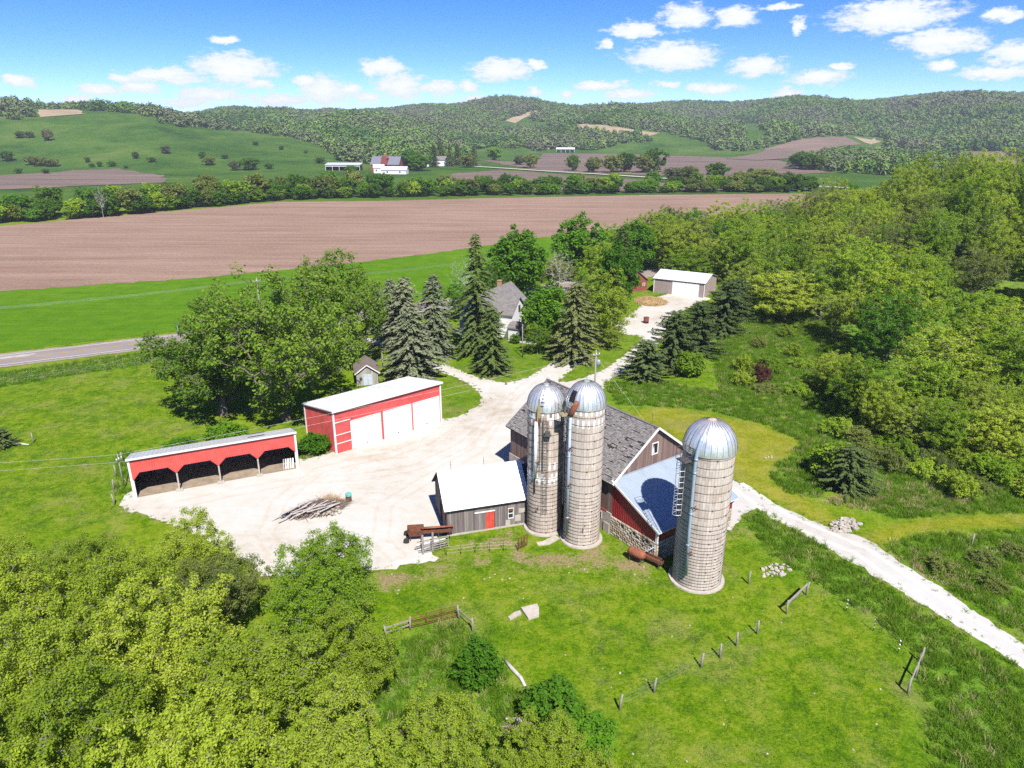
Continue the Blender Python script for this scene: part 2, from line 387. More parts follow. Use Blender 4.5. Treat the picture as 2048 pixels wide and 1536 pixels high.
LUSH = [world([(1478, 1035), (1520, 1018), (1600, 1066), (1760, 1166), (1900, 1256), (2060, 1346), (2060, 1560), (1870, 1560), (1838, 1316), (1745, 1235), (1620, 1160), (1545, 1110)]),
        world([(1205, 765), (1330, 766), (1450, 785), (1560, 830), (1640, 900), (1640, 1000), (1575, 988), (1536, 950), (1602, 885), (1520, 846), (1400, 820), (1300, 812), (1235, 810)]),
        world([(1420, 700), (1560, 640), (1700, 790), (2060, 880), (2060, 1025), (1900, 1028), (1800, 1040), (1710, 1010), (1640, 900), (1560, 830), (1440, 780)]),
        world([(1760, 1090), (1850, 1070), (2060, 1060), (2060, 1280), (1900, 1180)]),
        world([(775, 1290), (920, 1240), (985, 1330), (1060, 1410), (1150, 1480), (1100, 1560), (700, 1560), (640, 1400)]),
        world([(0, 775), (350, 718), (420, 704), (420, 692), (350, 697), (0, 746)]),
        world([(228, 990), (262, 985), (262, 905), (236, 905)]), world([(1420, 700), (1480, 640), (1560, 610), (1660, 630), (1740, 750), (1900, 800), (2080, 810), (2080, 900), (1700, 815), (1570, 660)])]
WOOD = [(26, 206), (44, 182), (52, 174), (52, 160), (46, 148), (50, 138), (60, 130), (57, 112), (53, 98), (56, 88), (70, 81), (86, 82), (108, 94), (150, 140), (190, 200), (215, 245), (190, 275), (140, 270), (100, 262), (70, 240), (40, 228)]
LUSH2 = LUSH + [WOOD]
BARE = [(world([(730, 1145), (860, 1115), (1060, 1090), (1200, 1080), (1330, 1140), (1320, 1160), (1100, 1150), (900, 1150), (780, 1200), (730, 1240)]), .72, 2.2),
        (world([(905, 1085), (1040, 1050), (1052, 1085), (960, 1105)]), .9, 2.), (world([(1225, 1085), (1330, 1130), (1290, 1165), (1215, 1130)]), .9, 2.5),
        (world([(1440, 1060), (1500, 1030), (1510, 1060), (1460, 1100)]), .8, 2.), (world([(225, 1030), (262, 990), (300, 1010), (330, 1050)]), .8, 2.),
        (world([(940, 760), (1000, 735), (1030, 750), (990, 768)]), .8, 2.), (world([(1090, 735), (1180, 700), (1200, 730), (1120, 760)]), .6, 3.), (world([(1620, 1010), (1720, 960), (1930, 985), (1930, 1020), (1780, 1025)]), .75, 4.),
        (world([(1760, 1110), (1850, 1120), (1990, 1200), (2040, 1240), (1980, 1150)]), .6, 4.), (world([(600, 915), (650, 890), (660, 910), (620, 930)]), .8, 2.)]
def grass_mat():
    t = NT('grass'); big = t.noise(.045, 4, .6); mid = t.noise(.42, 5, .7, dist=.4); fine = t.noise(4.2, 4, .75); tiny = t.noise(14., 3, .7)
    m15 = t.noise(1.5, 4, .75, dist=.3, off=(2, 9, 0)); s = t.math('ADD', t.math('ADD', t.math('MULTIPLY', t.math('SUBTRACT', mid, .5), .95), .4), t.math('ADD', t.math('MULTIPLY', t.math('SUBTRACT', fine, .5), .8), t.math('MULTIPLY', t.math('SUBTRACT', m15, .5), .7))); s = t.math('ADD', s, t.math('MULTIPLY', t.math('SUBTRACT', big, .5), .45))
    s = t.math('ADD', s, t.math('MULTIPLY', t.math('SUBTRACT', tiny, .5), .42))
    past = t.ramp(s, [(.12, (.034, .083, .003)), (.27, (.077, .156, .004)), (.40, (.122, .208, .005)), (.56, (.198, .243, .02))])
    lush = t.ramp(s, [(.14, (.032, .10, .008)), (.34, (.078, .185, .011)), (.54, (.145, .245, .03))])
    mown = t.ramp(s, [(.16, (.125, .155, .007)), (.38, (.190, .215, .010)), (.56, (.27, .26, .035))])
    sf = t.math('ADD', t.math('MULTIPLY', t.noise(.011, 5, .65, dist=.5), .5), t.math('MULTIPLY', t.noise(.05, 5, .75), .32)); far = t.ramp(sf, [(.29, (.022, .062, .010)), (.38, (.042, .098, .013)), (.46, (.066, .124, .018)), (.54, (.110, .140, .034))])
    lawn = t.ramp(s, [(.16, (.055, .13, .006)), (.36, (.092, .175, .008)), (.54, (.145, .215, .018))])
    c = t.mix(t.attr('lush'), past, lush); c = t.mix(t.attr('mown'), c, mown); c = t.mix(t.attr('lawn'), c, lawn); c = t.mix(t.attr('far'), c, far)
    dry = t.ramp(fine, [(.3, (.16, .115, .055)), (.5, (.25, .19, .10)), (.7, (.36, .28, .17))])
    bn = t.math('ADD', t.math('ADD', t.attr('bare'), t.math('MULTIPLY', t.math('SUBTRACT', mid, .5), 1.9)), t.math('MULTIPLY', t.math('SUBTRACT', fine, .5), .9))
    c = t.mix(t.rng(bn, .48, .86), c, dry)
    m2 = t.noise(.16, 5, .7, dist=.5, off=(7, 3, 0)); straw = t.rng(t.math('ADD', m2, t.math('ADD', t.math('MULTIPLY', t.math('SUBTRACT', tiny, .5), .55), t.math('MULTIPLY', t.math('SUBTRACT', fine, .5), .35))), .49, .74, 0, .6)
    straw = t.math('MULTIPLY', straw, t.math('SUBTRACT', 1.0, t.attr('far')))
    c = t.mix(straw, c, (.25, .215, .085))
    h = t.math('ADD', t.math('MULTIPLY', mid, 1.6), t.math('ADD', t.math('MULTIPLY', fine, .6), t.math('MULTIPLY', tiny, .35)))
    t.bump(h, .75, .22); return t.done(c, .95, 0, .02)
M = {}
M['grass'] = grass_mat()
def gravel_mat(name, c0, c1, c2):
    t = NT(name); a = t.noise(.09, 5, .65); b = t.noise(.7, 6, .7, (1, 1, 1), dist=.6); f = t.noise(9, 4, .8); tr = t.noise(.5, 5, .6, (.25, 1.6, 1), rot=(0, 0, -.7))
    s = t.math('ADD', t.math('MULTIPLY', a, .55), t.math('ADD', t.math('MULTIPLY', b, .3), t.math('ADD', t.math('MULTIPLY', f, .12), t.math('MULTIPLY', tr, .2))))
    c = t.ramp(s, [(.42, c0), (.56, c1), (.72, c2)])
    c = t.mix(t.rng(f, .62, .75, 0, .4), c, (.2, .15, .11)); t.bump(t.math('ADD', b, f), .35, .05); return t.done(c, .95, 0, .2)
M['gravel'] = gravel_mat('gravel', (.37, .315, .235), (.475, .45, .395), (.525, .52, .495))
M['lane_gravel'] = gravel_mat('lane_gravel', (.36, .32, .265), (.455, .435, .40), (.50, .49, .47))
def plough_mat(ang):
    t = NT('ploughed_soil'); a = t.noise(.02, 4, .6); b = t.noise(1., 4, .7, (.06, 1.6, 1), rot=(0, 0, ang)); f = t.noise(1.1, 6, .9); w = t.noise(1., 3, .6, (.012, .16, 1), rot=(0, 0, ang))
    s = t.math('ADD', t.math('ADD', t.math('MULTIPLY', b, .3), t.math('MULTIPLY', f, .52)), t.math('ADD', t.math('MULTIPLY', w, .26), t.math('MULTIPLY', a, .12)))
    c = t.ramp(s, [(.40, (.125, .072, .056)), (.53, (.205, .134, .098)), (.62, (.275, .185, .14)), (.74, (.38, .275, .22))])
    t.bump(t.math('ADD', b, f), .8, .15); return t.done(c, .95, 0, .02)
M['plough'] = plough_mat(-.42)
M['plough_far'] = simple('far_ploughed_soil', (.150, .104, .080), .95, var=.35, scale=.05, sc=(.15, 1, 1))
M['stubble'] = simple('stubble', (.30, .23, .145), .95, var=.2, scale=.06, sc=(.2, 1, 1))
def hay_mat():
    t = NT('hay_crop'); m = t.noise(.25, 5, .7); f = t.noise(3., 4, .8); b = t.noise(.03, 3, .5); st = t.noise(1., 3, .6, (.03, .5, 1), rot=(0, 0, -.42))
    s = t.math('ADD', t.math('ADD', t.math('MULTIPLY', m, .4), t.math('MULTIPLY', f, .3)), t.math('ADD', t.math('MULTIPLY', b, .2), t.math('MULTIPLY', st, .2)))
    c = t.ramp(s, [(.38, (.046, .118, .004)), (.55, (.080, .178, .006)), (.72, (.135, .228, .012))]); t.bump(t.math('ADD', m, f), .7, .2); return t.done(c, .95, 0, .02)
M['hay'] = hay_mat()
xx, yy = np.meshgrid(GX, GY, indexing='ij'); xr, yr = xx.ravel(), yy.ravel(); NV = xr.size
near = (np.abs(xr) < 150) & (yr > 15) & (yr < 330)
def zone(polys, soft=1.4):
    a = np.zeros(NV)
    for p in polys: a[near] = np.maximum(a[near], cover(xr[near], yr[near], p, soft))
    return a
z_lush, z_mown, z_lawn = zone(LUSH2, 2.), zone(MOWN, .8), zone(LAWN, 2.)
z_bare = np.zeros(NV)
for p, s, w in BARE: z_bare[near] = np.maximum(z_bare[near], s * cover(xr[near], yr[near], p, w))
dy = np.minimum(pdist(xr[near], yr[near], YARD), pdist(xr[near], yr[near], LANE))
z_bare[near] = np.maximum(z_bare[near], .62 * np.clip(1 - dy / 1.3, 0, 1))
z_far = sstep((yr - 330) / 120)
nx, ny = len(GX), len(GY); I = np.arange(nx * ny).reshape(nx, ny)
quads = np.stack([I[:-1, :-1], I[1:, :-1], I[1:, 1:], I[:-1, 1:]], -1).reshape(-1, 4)
def np_mesh(name, V, Q, mats=(), smooth=False):
    me = bpy.data.meshes.new(name); n, k = Q.shape
    me.vertices.add(len(V)); me.vertices.foreach_set('co', np.asarray(V, np.float32).ravel())
    me.loops.add(n * k); me.loops.foreach_set('vertex_index', Q.astype(np.int32).ravel())
    me.polygons.add(n); me.polygons.foreach_set('loop_start', np.arange(0, n * k, k, dtype=np.int32))
    if smooth: me.polygons.foreach_set('use_smooth', np.ones(n, bool))
    me.update(calc_edges=True); me.validate()
    for m in mats: me.materials.append(m)
    return me
gme = np_mesh('ground', np.stack([xr, yr, GZ.ravel()], 1), quads, [M['grass']], True)
for nm, a in (('lush', z_lush), ('mown', z_mown), ('lawn', z_lawn), ('bare', z_bare), ('far', z_far)): pts_attr(gme, nm, a)
ground = bpy.data.objects.new('ground', gme); COL.objects.link(ground); ground['kind'] = 'structure'

sheet('gravel_yard', smooth_poly(YARD), .012, M['gravel'], .45, .17, seed=3)
sheet('gravel_lane', smooth_poly(LANE), .020, M['lane_gravel'], .45, .14, seed=4)
# fields
PL_FAR = [(-260, 476), (0, 452), (230, 432), (400, 418), (560, 404), (760, 402), (1000, 396), (1300, 390), (1640, 387), (1800, 392)]
PL_NEAR = [(1640, 425), (1380, 446), (1250, 456), (1120, 470), (1000, 487), (880, 505), (700, 527), (400, 556), (0, 583), (-260, 604)]
sheet('ploughed_field', world(PL_FAR + PL_NEAR), .05, M['plough'], 2., .5, seed=5)
ROADC = [(-160., 86.5), (-120., 103.5), (-88.5, 116.7), (-62.4, 130.4), (-38., 143.5), (-12., 160.), (20., 182.), (60., 212.), (110., 252.)]
def offs(path, d):
    q = []
    for i, p in enumerate(path):
        a = path[max(0, i - 1)]; b = path[min(len(path) - 1, i + 1)]; dx, dy = b[0] - a[0], b[1] - a[1]; l = math.hypot(dx, dy)
        q.append((p[0] - dy / l * d, p[1] + dx / l * d))
    return q
def strip(name, path, d0, d1, z, mat, jit=.0, kind='structure', parent=None, step=1.5):
    o = sheet(name, offs(path, d0) + offs(path, d1)[::-1], z, mat, step, jit, kind=kind, seed=9)
    if parent is not None: o.parent = parent
    return o
hay_edge = offs(ROADC, 6.4)
sheet('hay_field', [G(*p) for p in PL_NEAR[::-1][1:]] + hay_edge[::-1][1:], .03, M['hay'], 3., .2, seed=6)
def asphalt_mat():
    t = NT('asphalt'); a = t.noise(.2, 5, .6, (.3, 1, 1), rot=(0, 0, -.46)); f = t.noise(6, 4, .7); c = t.ramp(t.math('ADD', t.math('MULTIPLY', a, .6), t.math('MULTIPLY', f, .4)), [(.35, (.20, .172, .162)), (.65, (.275, .24, .225))])
    t.bump(f, .3, .02); return t.done(c, .9, 0, .3)
M['asphalt'] = asphalt_mat(); M['shoulder'] = simple('shoulder_gravel', (.27, .23, .18), .95, var=.25, scale=1.2)
M['white_line'] = simple('white_line', (.62, .6, .57), .7, var=.12, scale=2); M['yellow_line'] = simple('yellow_line', (.5, .30, .06), .7, var=.12, scale=2)
strip('road_shoulder', ROADC, 4.6, -4.6, .05, M['shoulder'], .12)
road = strip('road', ROADC, 3.5, -3.5, .09, M['asphalt'], .02)
for d in (3.1, -3.1): strip('edge_line', ROADC, d + .09, d - .09, .105, M['white_line'], 0, 'structure', road)
for d in (.14, -.14): strip('centre_line', ROADC, d + .07, d - .07, .105, M['yellow_line'], 0, 'structure', road)
M['patch'] = simple('road_patch', (.36, .34, .32), .9, var=.2, scale=1.)
sheet('road_patch', [(-89.5, 118.5), (-84.5, 121), (-84.9, 119.2), (-89.9, 116.7)], .115, M['patch'], .6, .08)
LC = [G(*p) for p in ((1470, 968), (1560, 1032), (1640, 1068), (1720, 1100), (1800, 1156), (1920, 1236), (2048, 1315), (2290, 1490))]
M['track'] = gravel_mat('packed_gravel', (.46, .42, .36), (.53, .50, .45), (.56, .54, .50)); M['rut'] = gravel_mat('rutted_gravel', (.36, .295, .21), (.46, .415, .345), (.515, .495, .45))
for d in (.85, -.85): strip('wheel_track', LC, d + .34, d - .34, .026, M['track'], .07, step=.5)
for i, pl in enumerate((((1020, 790), (985, 840), (920, 895), (830, 935), (720, 955), (600, 960), (470, 985), (350, 1010)), ((1065, 760), (1020, 800), (985, 850), (955, 900), (850, 960), (770, 1010), (760, 1080), (800, 1118)), ((900, 850), (860, 880), (780, 910), (700, 925), (640, 940), (560, 1000), (530, 1070), (560, 1120)))):
    pc = [G(*p) for p in pl]
    for d in (.8, -.8): strip('wheel_track', pc, d + .2, d - .2, .017 + .001 * i, M['rut'], .09, step=.45)
# valley fields and far lanes
for i, (nm, mt, pl) in enumerate((
    ('ploughed_field', 'plough_far', [(-200, 372), (-200, 360), (0, 352), (150, 341), (240, 338), (330, 351), (330, 366), (0, 380)]),
    ('ploughed_field', 'plough_far', [(900, 349), (1000, 341), (1120, 350), (1300, 362), (1450, 374), (1450, 384), (1100, 382), (900, 372)]),
    ('ploughed_field', 'plough_far', [(955, 320), (1010, 330), (1080, 341), (1240, 349), (1420, 357), (1560, 352), (1660, 346), (1560, 322), (1420, 314), (1225, 308), (1085, 307), (1080, 318), (1060, 328), (1000, 322)]),
    ('stubble_field', 'stubble', [(1118, 247), (1180, 250), (1260, 259), (1322, 267), (1300, 273), (1230, 268), (1150, 258)]),
    ('ploughed_field', 'plough_far', [(1450, 318), (1530, 298), (1620, 277), (1690, 274), (1724, 290), (1640, 300), (1570, 318), (1520, 322)]),
    ('stubble_field', 'stubble', [(1706, 276), (1750, 277), (1768, 284), (1740, 290)]),
    ('ploughed_field', 'plough_far', [(1876, 309), (1930, 305), (2120, 305), (2120, 336), (1990, 332), (1880, 318)]),
    ('stubble_field', 'stubble', [(40, 216), (110, 214), (165, 229), (80, 236)]),
    ('stubble_field', 'stubble', [(1005, 240), (1040, 232), (1075, 222), (1078, 226), (1030, 247)]))):
    sheet(nm, world(pl, True), .7 if i > 2 else .3, M[mt], 14., 1.5, grid=14., seed=20 + i)
M['far_gravel'] = simple('far_gravel', (.42, .39, .34), .95, var=.1, scale=.1)
fl = world([(950, 334), (1010, 338), (1100, 344), (1200, 350), (1320, 358), (1420, 364), (1560, 371), (1700, 378)], True)
strip('gravel_road', fl, 4., -4., .75, M['far_gravel'], .2, step=8.)
fl = world([(956, 332), (935, 326), (900, 330)], True); strip('farm_drive', fl, 3.5, -3.5, .6, M['far_gravel'], .2, step=8.)
# ---------------------------------------------------------------- building materials
def metal_paint(name, col, rough=.45, fade=.2, streak=True):
    t = NT(name); n = t.noise(.8, 5, .65); st = t.noise(1., 4, .7, (9, 9, .25)); lo = tuple(c * (1 - fade) for c in col); hi = tuple(min(1., c * (1 + fade) + .01) for c in col)
    c = t.ramp(t.math('ADD', t.math('MULTIPLY', n, .6), t.math('MULTIPLY', st, .4)), [(.35, lo), (.65, hi)])
    return t.done(c, t.rng(n, .3, .7, rough - .08, rough + .15), 0, .4)
M['red'] = metal_paint('red_steel', (.52, .075, .07)); M['dark_red'] = metal_paint('dark_red_steel', (.26, .016, .020)); M['white'] = metal_paint('white_steel', (.78, .78, .77), .5, .05)  # dark red steel is a deeper red for the lean-to siding
M['white_door'] = metal_paint('white_door', (.74, .74, .74), .5, .04)
def roof_metal(name, col, rust=.0, rough=.5):
    t = NT(name); n = t.noise(.5, 6, .7, (1, .35, 1)); f = t.noise(6, 4, .7, (1, .25, 1)); s = t.math('ADD', t.math('MULTIPLY', n, .65), t.math('MULTIPLY', f, .35))
    c = t.ramp(s, [(.3, tuple(q * .78 for q in col)), (.5, col), (.7, tuple(min(.9, q * 1.12) for q in col))])
    if rust: c = t.mix(t.rng(n, .55, .72, 0, rust), c, (.22, .13, .09))
    return t.done(c, rough, .15, .4)
M['white_roof'] = roof_metal('white_roof', (.74, .74, .75)); M['grey_white_roof'] = roof_metal('grey_white_roof', (.58, .58, .59), .25); M['blue_roof'] = roof_metal('galvanised_roof', (.33, .39, .46), 0, .4)
M['old_wood'] = islandy('weathered_boards', [(.15, .125, .12), (.21, .18, .17), (.13, .105, .10), (.26, .225, .21), (.175, .145, .135)], .9, (14, 14, .9), 1., .55)
M['brown_wood'] = islandy('weathered_barn_boards', [(.17, .105, .085), (.22, .145, .12), (.14, .09, .08), (.25, .175, .15), (.19, .12, .10)], .9, (14, 14, .8), 1., .6)
M['shingle'] = islandy('weathered_shingles', [(.16, .15, .145), (.23, .215, .205), (.12, .112, .108), (.27, .25, .24), (.19, .178, .17)], .95, (3, 3, 3), 2., .4)
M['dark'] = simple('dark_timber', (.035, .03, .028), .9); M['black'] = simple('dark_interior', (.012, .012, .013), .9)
M['dark_shingle'] = islandy('dark_shingles', [(.06, .066, .078), (.09, .098, .112), (.05, .055, .064)], .9, (3, 3, 3), 2., .4)
M['stave'] = islandy('concrete_staves', [(.42, .34, .275), (.50, .42, .35), (.38, .305, .245), (.53, .46, .40), (.46, .38, .315), (.48, .405, .34)], .9, (3.2, 3.2, .22), 1., .38, bump=.2)
M['stave_light'] = islandy('pale_concrete_staves', [(.48, .40, .34), (.57, .50, .435), (.45, .37, .305), (.54, .47, .405), (.50, .43, .375)], .9, (3.2, 3.2, .22), 1., .34, bump=.2)
M['stave_red'] = islandy('reddish_staves', [(.30, .19, .15), (.36, .25, .20), (.26, .15, .12)], .9, (8, 8, 1.2), 1., .3)
M['stave_white'] = simple('white_staves', (.72, .71, .69), .8, var=.08, scale=4); M['mortar'] = simple('stave_joints', (.24, .21, .18), .95)
M['hoop'] = simple('iron_hoop', (.10, .085, .075), .7, .3, var=.3)
def dome_mat():
    t = NT('dome_metal'); i = t.noise(2., 5, .65, (1, 1, .5)); c = t.ramp(i, [(.3, (.56, .57, .59)), (.7, (.74, .75, .77))]); return t.done(c, t.rng(i, .3, .7, .34, .48), .7, .3, 1.)
M['dome'] = dome_mat(); M['galv'] = simple('galvanised_pipe', (.34, .42, .52), .45, .25, var=.12); M['white_pipe'] = simple('white_pipe', (.7, .7, .7), .5)
M['orange'] = simple('orange_hood', (.26, .085, .045), .8, var=.4, dirt=(.15, .06, .04)); M['rust'] = simple('rusty_iron', (.17, .065, .035), .9, .2, var=.4, scale=5, dirt=(.07, .035, .025))
M['iron'] = simple('dark_iron', (.11, .10, .10), .7, .4, var=.2); M['concrete'] = simple('old_concrete', (.40, .36, .31), .95, var=.2, scale=2., bump=.3)
M['block'] = islandy('stone_blocks', [(.36, .315, .26), (.44, .395, .335), (.31, .265, .215), (.48, .435, .375)], .95, (6, 6, 6), 1.5, .45, bump=.6)
M['trim'] = simple('white_trim', (.68, .67, .65), .7, var=.08); M['glass'] = simple('window_glass', (.03, .035, .04), .12, var=.1, spec=.6)
M['red_door'] = metal_paint('red_door', (.50, .055, .035), .6); M['fascia'] = metal_paint('red_fascia', (.60, .085, .07))
M['dirt_floor'] = simple('dirt_floor', (.26, .205, .145), .95, var=.3, scale=1.)
M['siding'] = simple('white_siding', (.66, .66, .66), .7, var=.05); M['roof_grey'] = islandy('asphalt_shingles', [(.17, .158, .15), (.21, .195, .185), (.145, .135, .13)], .95, (3, 3, 3), 2., .4)
M['brick'] = simple('chimney_brick', (.36, .22, .13), .9, var=.25, scale=6); M['tan'] = metal_paint('tan_steel', (.30, .24, .225), .6, .12); M['barn_red'] = simple('old_red_boards', (.24, .06, .05), .9, var=.3, sc=(8, 8, 1))
M['wood_post'] = simple('grey_post', (.26, .235, .21), .95, var=.3, scale=8, sc=(1, 1, .3)); M['pole_wood'] = simple('utility_pole_wood', (.27, .24, .22), .9, var=.2, scale=5, sc=(1, 1, .2))
M['wire'] = simple('wire', (.30, .30, .31), .5, .4, var=.05)

def gable_roof_shingles(mb, x0, x1, z0, z1, y0, y1, row=.17, w=.3, miss=0.05, mi=0, rnd=random, patch=None):
    """shingles laid on the slope from eave (x0,z0) up to ridge (x1,z1), along y"""
    dx, dz = x1 - x0, z1 - z0; Ls = math.hypot(dx, dz); n = int(Ls / row); ux, uz = dx / Ls, dz / Ls; nx_, nz_ = -uz, ux
    if nz_ < 0: nx_, nz_ = -nx_, -nz_
    for i in range(n):
        s0 = i * Ls / n - .015; s1 = min(Ls, s0 + row * 1.5); y = y0 + rnd.uniform(-w, 0)
        run = 0
        while y < y1:
            ww = w * rnd.uniform(.6, 1.4); a, b = max(y, y0), min(y + ww, y1) - .008; y += ww
            if b <= a: continue
            p = miss if patch is None else miss * patch(i / n, (a - y0) / (y1 - y0))
            if run > 0: run -= 1; continue
            if rnd.random() < p: run = rnd.randint(0, 3); continue
            l0 = .045 + rnd.uniform(0, .02); l1 = .012
            v = []
            for (s, l) in ((s0 + rnd.uniform(-.015, .015), l0), (s1, l1)):
                for yy_ in (a, b): v.append((x0 + ux * s + nx_ * l, yy_, z0 + uz * s + nz_ * l))
            v += [(v[0][0] - nx_ * .03, v[0][1], v[0][2] - nz_ * .03), (v[1][0] - nx_ * .03, v[1][1], v[1][2] - nz_ * .03)]
            mb.add(v, [(0, 1, 3, 2), (0, 4, 5, 1)] if dx > 0 else [(0, 2, 3, 1), (0, 1, 5, 4)], mi)
def ang(d): return math.atan2(d[1], d[0])
X, Y, Zv = Vector((1, 0, 0)), Vector((0, 1, 0)), Vector((0, 0, 1))

# ---------------------------------------------------------------- red machine garage with three white doors
t = thing('machine_garage', 'red metal machine garage with three white overhead doors and white roof', 'garage', (-21.69, 79.56, 0), ang((.757, .653)))
Lg, Dg, hf, hb = 15.8, 8.0, 5.7, 4.3
doors = ((2.3, 6.45), (6.9, 11.05), (11.4, 15.55)); dh = 3.75
m = MB(); m.ribs((0, 0, 0), X, Zv, -Y, Lg, dh + .1, hf)
m.ribs((0, 0, 0), X, Zv, -Y, 2.2, 0, dh + .1)
for a, b in ((6.5, 6.85), (11.1, 11.35), (15.6, 15.8)): m.ribs((a, 0, 0), X, Zv, -Y, b - a, 0, dh + .1)
m.build('front_wall', M['red'], t)
for x, nm in ((0, 'side_wall'), (Lg, 'side_wall')):
    m = MB(); n = -X if x == 0 else X; m.ribs((x, 0, 0), Y, Zv, n, Dg, 0, lambda q: hf + (hb - hf) * q / Dg); m.build(nm, M['red'], t)
m = MB(); m.ribs((0, Dg, 0), X, Zv, Y, Lg, 0, hb); m.build('back_wall', M['red'], t)
for a, b in doors:
    m = MB(); k = 4
    for i in range(k): m.box(a, b, .03, .09, i * dh / k + (.01 if i else .02), (i + 1) * dh / k - .012)
    d = m.build('overhead_door', M['white_door'], t)
    m = MB(); m.box(a - .06, a, -.05, .06, 0, dh + .08).box(b, b + .06, -.05, .06, 0, dh + .08).box(a - .06, b + .06, -.05, .06, dh + .0, dh + .09); m.build('door_trim', M['trim'], t)
    m = MB(); m.box((a + b) / 2 - .1, (a + b) / 2 + .1, -.03, .03, .28, .36); m.build('handle', M['iron'], d)
for z in (1.25, 2.4, 4.05):
    m = MB(); m.box(.12, 2.2, -.07, -.03, z, z + .1); m.build('trim_strip', M['trim'], t)
m = MB(); m.box(2.17, 2.25, -.08, -.02, 0, 3.8); m.build('trim_strip', M['trim'], t)
for x, y, hh in ((0, 0, hf), (Lg, 0, hf), (0, Dg, hb), (Lg, Dg, hb)):
    m = MB(); m.box(x - .1, x + .1, y - .1, y + .1, 0, hh); m.build('corner_trim', M['trim'], t)
sl_ = Vector((0, Dg + .6, -(hf - hb) * (Dg + .6) / Dg)); sU = sl_.normalized(); sN = X.cross(sU)
m = MB(); m.ribs((-.25, -.3, hf + .12), X, sU, sN, Lg + .5, 0, sl_.length, .6, .035, .06); m.ext([(-.25, -.3, hf + .0), (Lg + .25, -.3, hf + .0), Vector((Lg + .25, -.3, hf + .0)) + sl_, Vector((-.25, -.3, hf + .0)) + sl_], (0, 0, .1)); m.build('roof', M['white_roof'], t)
m = MB(); m.box(-.25, Lg + .25, -.36, -.3, hf - .14, hf + .14); m.build('fascia_board', M['trim'], t)

# ---------------------------------------------------------------- open-fronted red shed
t = thing('open_shed', 'long open-fronted shed with red scalloped fascia above four dark bays', 'shed', (-40.9, 68.27, 0), ang((.909, .416)))
Ls_, Ds, hf, hb = 17.25, 5.6, 4.75, 3.0; px_ = (0.1, 4.41, 8.71, 12.9, 17.15)
poly = [(0, hf), (0, 2.35)]
for i in range(4):
    a, b = px_[i], px_[i + 1]; poly += ([] if i else [(.25, 2.35)]) + [(a + .75 + (.1 if i else 0), 3.1), (b - .75, 3.1)] + [(b - .08, 2.35), (b + .08, 2.35)]
poly[-1] = (Ls_, 2.35); low = poly[1:]
def lowz(q):
    for i in range(len(low) - 1):
        if low[i][0] <= q <= low[i + 1][0] + 1e-6: return low[i][1] + (low[i + 1][1] - low[i][1]) * (q - low[i][0]) / max(1e-6, low[i + 1][0] - low[i][0])
    return low[-1][1]
m = MB(); m.ribs((0, 0, 0), X, Zv, -Y, Ls_, lowz, hf, .23, .03, .06); m.build('fascia', M['fascia'], t)
m = MB()
for i in range(len(low) - 1):
    a, b = low[i], low[i + 1]; m.beam((a[0], -.03, a[1]), (b[0], -.03, b[1]), .07, .07)
m.build('fascia_trim', M['red'], t)
for i, x in enumerate(px_):
    m = MB(); w = .11 if i in (0, 4) else .08; m.box(x - w, x + w, .02, .2, 0, hf - .3 if i in (0, 4) else 2.5); m.build('post', M['trim'] if i in (0, 4) else M['concrete'], t)
    if 0 < i < 4:
        m = MB(); m.box(x - .35, x + .35, -.25, .45, 0, .14); m.build('post_footing', M['concrete'], t)
m = MB(); m.boards((0, Ds, 0), X, Zv, -Y, Ls_, 0, hb, .25); m.box(0, Ls_, Ds, Ds + .05, 0, hb, 0); m.build('back_wall', M['old_wood'], t)
for x, n in ((0, -1), (Ls_, 1)):
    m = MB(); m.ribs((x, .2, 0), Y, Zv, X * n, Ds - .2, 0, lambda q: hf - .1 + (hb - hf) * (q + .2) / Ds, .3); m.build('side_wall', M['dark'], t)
    m = MB(); m.box(x - .11, x + .11, -.09, .02, 0, hf); m.build('corner_trim', M['trim'], t)
sl_ = Vector((0, Ds + .6, -(hf - hb) * (Ds + .6) / Ds)); sU = sl_.normalized(); sN = X.cross(sU)
m = MB(); m.ribs((-.2, -.25, hf + .12), X, sU, sN, Ls_ + .4, 0, sl_.length, .45, .03, .06); m.ext([(-.2, -.25, hf), (Ls_ + .2, -.25, hf), Vector((Ls_ + .2, -.25, hf)) + sl_, Vector((-.2, -.25, hf)) + sl_], (0, 0, .1)); m.build('roof', M['grey_white_roof'], t)
m = MB(); m.box(-.2, Ls_ + .2, -.3, -.25, hf - .08, hf + .13); m.build('fascia_board', M['trim'], t)
m = MB(); p0 = Vector((12.2, .8, hf + .17)) + sl_ * .12; m.ext([p0, p0 + X * 1.9, p0 + X * 1.9 + sU * .9, p0 + sU * .9], sN * .04); m.build('skylight_panel', M['dark_shingle'], t)
m = MB(); m.box(.15, Ls_ - .15, .25, Ds - .05, .02, .04); m.build('floor', M['dirt_floor'], t)
m = MB(); m.box(.2, Ls_ - .2, Ds * .5, Ds * .5 + .12, 3.35, 3.5); m.build('tie_beam', M['dark'], t)
m = MB(); m.box(14.2, 16.0, Ds - .1, Ds - .03, 2.1, 2.7); m.build('plywood_patch', simple('plywood', (.42, .30, .14), .8), t)
m = MB()
for i in range(5): m.beam((15.6 + i * .28, .6, .02), (15.75 + i * .28, .9 + .1 * i, 1.2 - .06 * i), .16, .04)
m = m.build('plank_stack', M['trim'], None); m.location = t.location; m.rotation_euler = t.rotation_euler; tag(m, 'pale planks leaning together inside the end bay of the open red shed', 'planks')

